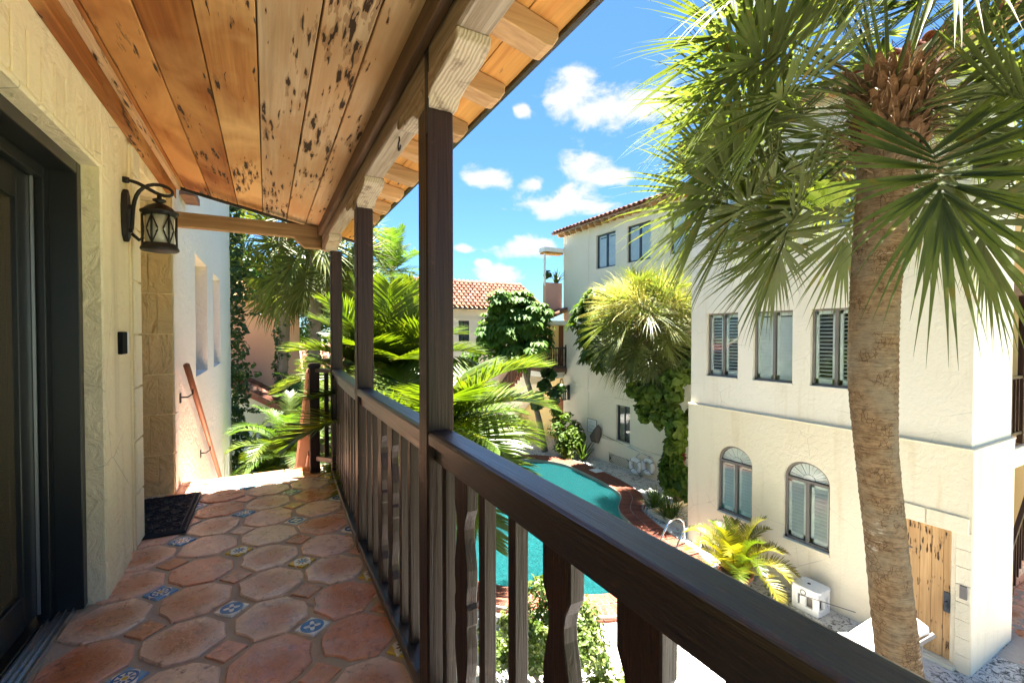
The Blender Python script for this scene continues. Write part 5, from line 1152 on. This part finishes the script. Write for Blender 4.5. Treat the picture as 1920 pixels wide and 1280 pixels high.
# big dark leaves on the umbrella tree's stem
bushy('climbing_philodendron', (10.2, 16.2, 2.2), [(10.25, 16.15, 2.95, .45, .45, .5), (10.6, 16.0, 2.5, .4, .4, .55), (10.0, 16.3, 2.2, .35, .35, .5), (10.55, 16.0, 3.3, .3, .3, .3)], 190, .42, 'broad_dark', 'dark large leaved climber hanging under the small upper porch', 'climber', aspect=.75)
bushy('pool_shrub', (10.75, 15.2, 0), [(10.8, 15.3, 1.0, .75, .75, .9), (10.5, 14.8, .6, .6, .7, .6), (11.05, 14.9, .7, .45, .6, .6), (10.7, 15.5, 1.6, .5, .5, .45)], 2600, .17, 'broad_light', 'rounded bright green leafy shrub at the far corner of the pool below the lantern', aspect=.5)
r = random.Random(9)
def grassy(name, base, n, L, m, label, w=.02, cat='plant', el=(35, 85), group=None, g=.8):
    root = empty(name, base, label, cat, group); F = Fol(); az = rng.uniform(0, 6.28, n); e = np.radians(rng.uniform(el[0], el[1], n)); D = np.stack([np.cos(e) * np.sin(az), np.cos(e) * np.cos(az), np.sin(e)], 1)
    P0 = np.array(base) + rng.normal(size=(n, 3)) * np.array([.05, .05, 0]); blades(F, P0, D, L * rng.uniform(.6, 1.1, n), np.full(n, w), np.tile([0.01, .02, 1.0], (n, 1)), np.full(n, g / L), n=6, fold=.3)
    F.build('leaves', m if not isinstance(m, str) else M[m], root); return root
grassy('spiky_plant', (10.95, 14.35, 0), 26, 1.0, 'frond_dark', 'pale spiky strap leaved plant at the foot of the pool shrub under the notice', .03)
# vine mass, and the bed at its foot
bushy('wall_vine', (10.2, 9.2, 0), [(*fwd(1222, 12.7, 3.3), .5, .5, .55), (*fwd(1196, 12.9, 3.35), .35, .4, .4), (*fwd(1250, 12.4, 2.8), .45, .5, .6), (*fwd(1268, 12.3, 2.0), .35, .4, .7), (*fwd(1262, 12.4, 1.2), .28, .4, .7), (*fwd(1270, 12.2, 3.7), .5, .5, .6), (*fwd(1278, 11.9, 2.6), .35, .4, .8), (*fwd(1215, 12.8, 2.75), .3, .4, .3), (*fwd(1285, 11.9, 1.2), .2, .3, .7)], 2700, .26, 'broad_light', 'tall climbing vine of big heart shaped leaves beneath the bushy fan palm', 'vine', aspect=.8)
bushy('dark_ivy', (10.35, 9.4, 0), [(10.4, 9.5, 1.2, .3, .35, 1.1), (10.45, 9.45, 2.6, .35, .35, .9), (10.3, 8.9, 4.3, .4, .5, .5)], 1500, .13, 'broad_dark', 'dark small leaved ivy behind the climbing vine beside the ring buoys', 'vine', aspect=.7)
bushy('croton', (9.85, 8.75, 0), [(9.75, 8.6, 1.75, .25, .25, .25), (9.8, 8.7, 1.3, .2, .2, .2)], 90, .28, 'red_leaf', 'red leaved croton plant in front of the climbing vine by the tower corner', 'plant', aspect=.45)
bushy('yellow_croton', (9.8, 8.9, 0), [(9.85, 8.75, 2.05, .25, .25, .25), (9.55, 8.5, .75, .3, .3, .2), (10.1, 9.1, 1.7, .12, .12, .4)], 150, .24, 'vine_yellow', 'yellow green croton above the red one at the tower corner', 'plant', aspect=.4)
for k, (x, y, s, lb) in enumerate(((9.7, 9.35, .75, 'dark clump of strap leaves at the foot of the climbing vine, farther clump'), (9.45, 8.6, .8, 'dark clump of strap leaves close to the tower corner, nearer clump'))): grassy('lily_clump', (x, y, 0), 120, s, 'frond_dark', lb, .014, 'plant', (25, 80), 'strap leaf clumps under the vine')
MB().box(9.25, 9.3, 7.6, 9.2, 0, .12).box(9.3, 10.9, 9.15, 9.2, 0, .12).build('planter_kerb', M['far_wall'], None, kind='structure')
# potted golden palm
pp = (7.95, 5.60, 0); pot = empty('potted_palm', pp, 'golden feathery palm in a round terracotta pot in front of the first arched window', 'potted plant')
MB().lathe([(.0, 0), (.20, 0), (.27, .30), (.31, .33), (.32, .40), (.27, .40), (.26, .35), (0, .34)], pp, 28).build('pot', M['pot_clay'], pot, True); MB().lathe([(0, .33), (.262, .33), (.262, .355), (0, .36)], pp, 20).build('soil', M['soil'], pot)
r = random.Random(21)
for k in range(26):
    a = k * 2.4; e = R(86 - 50 * (k / 26) ** .8); q = (pp[0] + .09 * math.sin(a), pp[1] + .09 * math.cos(a), .36)
    pinnate(pot, q, (math.cos(e) * math.sin(a), math.cos(e) * math.cos(a), math.sin(e)), r.uniform(.95, 1.3), r, 'frond_gold' if k % 4 else 'frond', npair=44, ll=.28, grav=1.15, w=.009, lift=.5, droop=.9)
for k in range(12): a = k * .55; MB().tube([(pp[0] + .1 * math.sin(a), pp[1] + .1 * math.cos(a), .34), (pp[0] + .12 * math.sin(a), pp[1] + .12 * math.cos(a), .75)], .014, 6).build('stem', M['petiole'], pot)
# feather palms just outside the railing
def feather(name, base, crown, label, n, L, seed, m, el0=80, el1=-5, ll=.5, w=.018, group=None, npair=52, grav=.42, az0=0, azr=6.283, trad=.08):
    root = empty(name, base, label, 'palm tree', group); r = random.Random(seed); trunk(root, [base, ((base[0] + crown[0]) / 2 + .05, (base[1] + crown[1]) / 2, crown[2] * .5), crown], [trad * 1.3, trad, trad * .8], 12, 10, 'grey_bark', .004, seed=seed)
    MB().lathe([(trad * .8, -.5), (trad * 1.1, -.35), (trad * .9, 0), (trad * .5, .2)], crown, 12).build('crownshaft', M['petiole'], root, True)
    for k in range(n):
        f = (k + .5) / n; e = R(el0 + (el1 - el0) * f) + r.uniform(-.1, .1); a = az0 + (k * 2.39996) % azr + r.uniform(-.2, .2)
        pinnate(root, (crown[0] + .04 * math.sin(a), crown[1] + .04 * math.cos(a), crown[2]), (math.cos(e) * math.sin(a), math.cos(e) * math.cos(a), math.sin(e)), L * r.uniform(.85, 1.1), r, m, npair=npair, ll=ll, grav=grav, w=w, lift=.25, droop=.8)
    return root
feather('feather_palm', (1.62, 4.9, 0), (1.60, 4.95, 3.95), 'bright green feather palm right outside the railing, its fronds hanging over the pool', 26, 1.4, 31, 'frond', 50, -60, group='feather palms outside the balcony railing', ll=.62, w=.0155, npair=76)
feather('feather_palm', (1.5, 6.6, 0), (1.5, 6.6, 4.35), 'bright green feather palm behind the second post of the railing', 24, 1.35, 47, 'frond', 82, 5, group='feather palms outside the balcony railing', ll=.62, w=.0155, npair=76)
feather('feather_palm', (2.6, 7.8, 0), (2.7, 7.7, 3.1), 'bright green feather palm farthest from the railing, at the left rim of the pool', 18, 1.7, 53, 'frond', 70, -25, group='feather palms outside the balcony railing', ll=.58, w=.0145, npair=76)
# near bush and little palm on the deck below the rail
bushy('variegated_bush', (3.6, 5.0, 0), [(3.5, 5.0, .9, .75, .8, .55), (3.0, 5.4, .7, .6, .6, .5), (4.0, 4.6, .4, .5, .6, .45), (3.35, 5.2, 1.4, .3, .4, .3), (3.75, 4.9, .95, .4, .4, .35), (2.9, 5.2, 1.2, .3, .35, .3)], 7500, .085, 'bush', 'light green small leaved bush on the deck directly below the balcony rail', stems=[([(3.5, 5, 0), (3.45, 5.05, .6), (3.5, 5.1, 1.3)], [.03, .025, .01]), ([(3.4, 5.1, 0), (3.0, 5.3, .6), (2.8, 5.5, 1.1)], [.03, .02, .01])])
lp = empty('ground_palm', (5.55, 3.75, 0), 'small low palm on the deck below the rail near the round drain', 'plant'); r = random.Random(2)
for k in range(7): a = k * .9; fan_leaf(lp, (5.6, 3.8, .1), (.5 * math.sin(a), .5 * math.cos(a), 1), .45, .5, r, 'frond', nseg=22, grav=.6, droop=.4)
# ---- left side
iv = M['broad_dark']
r = random.Random(8)
F = Fol(); rt = empty('wall_ivy', (-.6, 12.1, 0), 'dense dark ivy climbing the full height of the white wall end on the left', 'ivy')
for k in range(34): clump(F, (-.72 + r.uniform(-.02, .10), 12.15 + r.uniform(0, .3), .2 + k * .26), (.22 + r.uniform(0, .12), .3, .25), 130, .11, aspect=.6)
for k in range(9):
    z = r.uniform(2.5, 6.5); clump(F, (-.4 + r.uniform(0, .2), 12.2, z), (.22, .15, .06), 22, .11, aspect=.6)
F.build('leaves', M['broad_dark'], rt)
spots = [(527, 14.0, 7.9, 'fan palm with ivy covered trunk, directly in front of the peach house'), (584, 12.6, 7.9, 'fan palm with ivy covered trunk, beside the cottage roof')]
for k, (px, f_, zc, lb) in enumerate(spots):
    b = fwd(px, f_, 0); c = fwd(px + 10, f_, zc); rt = sabal('ivy_palm', b, [b, fwd(px - 3, f_, 2.5), fwd(px + 6, f_, 5), c], [.17, .15, .15, .17], c, lb, group='ivy covered fan palms in the left garden', n=36, Lp=1.1, Lb=1.2, seed=60 + k, m=['sabal', 'sabal', 'sabal_yellow'], nseg=34, bootn=14, droop=1.5, el1=-75, bm='grey_bark', wmul=1.2)
    F = Fol()
    for q in range(17): clump(F, (b[0] + r.uniform(-.06, .06), b[1] + r.uniform(-.06, .06), .3 + q * .31), (.24, .24, .24), 120, .10, aspect=.6)
    F.build('ivy', M['broad_dark'], rt)
def pygmy(px, f_, zc, seed, lb, n=24, L=1.4):
    b = fwd(px, f_, 0); c = fwd(px, f_, zc); rt = empty('pygmy_palm', b, lb, 'palm tree', 'low feather palms in the left garden'); trunk(rt, [b, (b[0], b[1], zc * .5), c], [.08, .07, .08], 10, 8, 'grey_bark', .01); r = random.Random(seed)
    for k in range(n):
        f = (k + .5) / n; e = R(80 - 75 * f) + r.uniform(-.1, .1); a = k * 2.39996; pinnate(rt, c, (math.cos(e) * math.sin(a), math.cos(e) * math.cos(a), math.sin(e)), L * r.uniform(.85, 1.1), r, 'frond_dark' if k % 3 else 'frond', npair=44, ll=.32, grav=.75, w=.012, lift=.2, droop=.5)
pygmy(545, 9.2, 2.5, 71, 'low feathery palm in front of the annex window, left of the stair railing'); pygmy(500, 10.5, 1.6, 72, 'lower feathery palm behind, under the annex window', 20, 1.3); pygmy(590, 10.5, 3.0, 73, 'feathery palm just behind the corner post of the balcony', 20, 1.3)
b = fwd(482, 8.6, 2.02); b = (b[0], b[1], 1.35)
grassy('red_bromeliad', b, 30, .62, 'red_leaf', 'red and striped bromeliad at the floor edge in the left garden', .028, 'plant', (30, 85))
MB().lathe([(.12, 0), (.2, .9), (.22, 1.35), (0, 1.36)], (b[0], b[1], 0), 12).build('stump', M['grey_bark'], bpy.data.objects['red_bromeliad'])
for k, (px, f_, z, s) in enumerate(((450, 9.5, 1.5, .7), (468, 9.2, 1.2, .6), (515, 9.0, 1.2, .8), (560, 8.6, 1.2, .8), (470, 11, 1.4, .9))):
    b = fwd(px, f_, z); bushy('garden_shrub', (b[0], b[1], 0), [(b[0], b[1], z * .5, s * .5, s * .6, z * .55), (b[0] + .1, b[1], z * .9, s * .35, s * .4, .3)], 900, .16, 'broad' if k % 2 else 'broad_light', ('bright leafy shrub at the foot of the ivy wall', 'small green shrub beside the red bromeliad, left of it', 'green shrub behind the floor edge, right of the red bromeliad', 'leafy shrub beneath the stair railing', 'taller green shrub below the annex wall')[k], group='low shrubs in the left garden')
# ---- trees behind the left garden and along the end of the courtyard
def tree(name, c, rad, n, size, m, lb, seed, trunkr=.15, grp='background trees beyond the courtyard'):
    r = random.Random(seed); lobes = []
    for k in range(11):
        a = r.uniform(0, 6.28); q = r.uniform(.2, .75); lobes.append((c[0] + rad[0] * q * math.sin(a), c[1] + rad[1] * q * math.cos(a), c[2] + rad[2] * r.uniform(-.6, .65), rad[0] * r.uniform(.3, .5), rad[1] * r.uniform(.3, .5), rad[2] * r.uniform(.25, .4)))
    return bushy(name, (c[0], c[1], 0), lobes, n, size, m, lb, 'tree', grp, stems=[([(c[0], c[1], 0), (c[0] + .2, c[1], c[2] * .5), (c[0], c[1], c[2])], [trunkr, trunkr * .8, trunkr * .3])])
tree('broadleaf_tree', (-2.6, 19.5, 6.6), (2.6, 1.5, 2.6), 5200, .24, 'broad', 'broad green tree behind the ivy wall on the far left', 1)
tree('broadleaf_tree', (.2, 23.5, 6.2), (2.8, 2, 3.3), 5200, .24, 'broad_light', 'light green tree rising behind the peach house roof', 2)
tree('broadleaf_tree', (3.4, 23, 5.2), (2.4, 2, 3.6), 5200, .24, 'broad', 'green tree behind the cottage, between the posts', 3)
tree('broadleaf_tree', (6.2, 27, 5.2), (2.6, 2, 3.0), 4500, .26, 'broad', 'distant green tree left of the clay tile roof', 4)
tree('broadleaf_tree', (3.6, 14.5, 2.6), (2.3, 2.0, 2.4), 4500, .2, 'broad_dark', 'dark low tree behind the feather palms at the far pool rim', 5)
tree('broadleaf_tree', (6.6, 19.0, 2.4), (2.2, 1.5, 2.2), 4500, .2, 'broad', 'leafy tree in front of the end house wall', 6)
tree('broadleaf_tree', (1.2, 13.0, 2.2), (1.4, 1.4, 2.0), 3500, .18, 'broad_dark', 'dark leafy thicket tree behind the corner post', 7)
feather('coconut_palm', fwd(735, 19, 0), fwd(735, 19, 7.6), 'slender distant palm standing against the sky between the first two posts', 20, 2.1, 83, 'frond_dark', 85, -30, ll=.6, w=.022, npair=40, grav=.4, trad=.10)
feather('coconut_palm', fwd(690, 15, 0), fwd(672, 15, 6.3), 'distant palm half hidden behind the second post', 18, 2.0, 84, 'frond_dark', 80, -40, ll=.55, w=.02, npair=40, grav=.5, trad=.10)
feather('areca_palm', fwd(905, 15.5, 0), fwd(905, 15.5, 2.1), 'low palm clump on the far pool rim under the umbrella tree', 18, 1.5, 85, 'frond_dark', 80, -10, ll=.4, npair=36, grav=.6, trad=.05)
# terrace plants
bushy('terrace_plant', (10.95, 17.0, 7.2), [(11.0, 17.0, 7.6, .22, .22, .25)], 160, .14, 'bush', 'small plant in a pot on the pink roof terrace, left one', 'plant'); grassy('terrace_yucca', (11.45, 17.0, 7.24), 24, .75, 'frond_dark', 'dark spiky plant on the pink roof terrace, right one', .03)
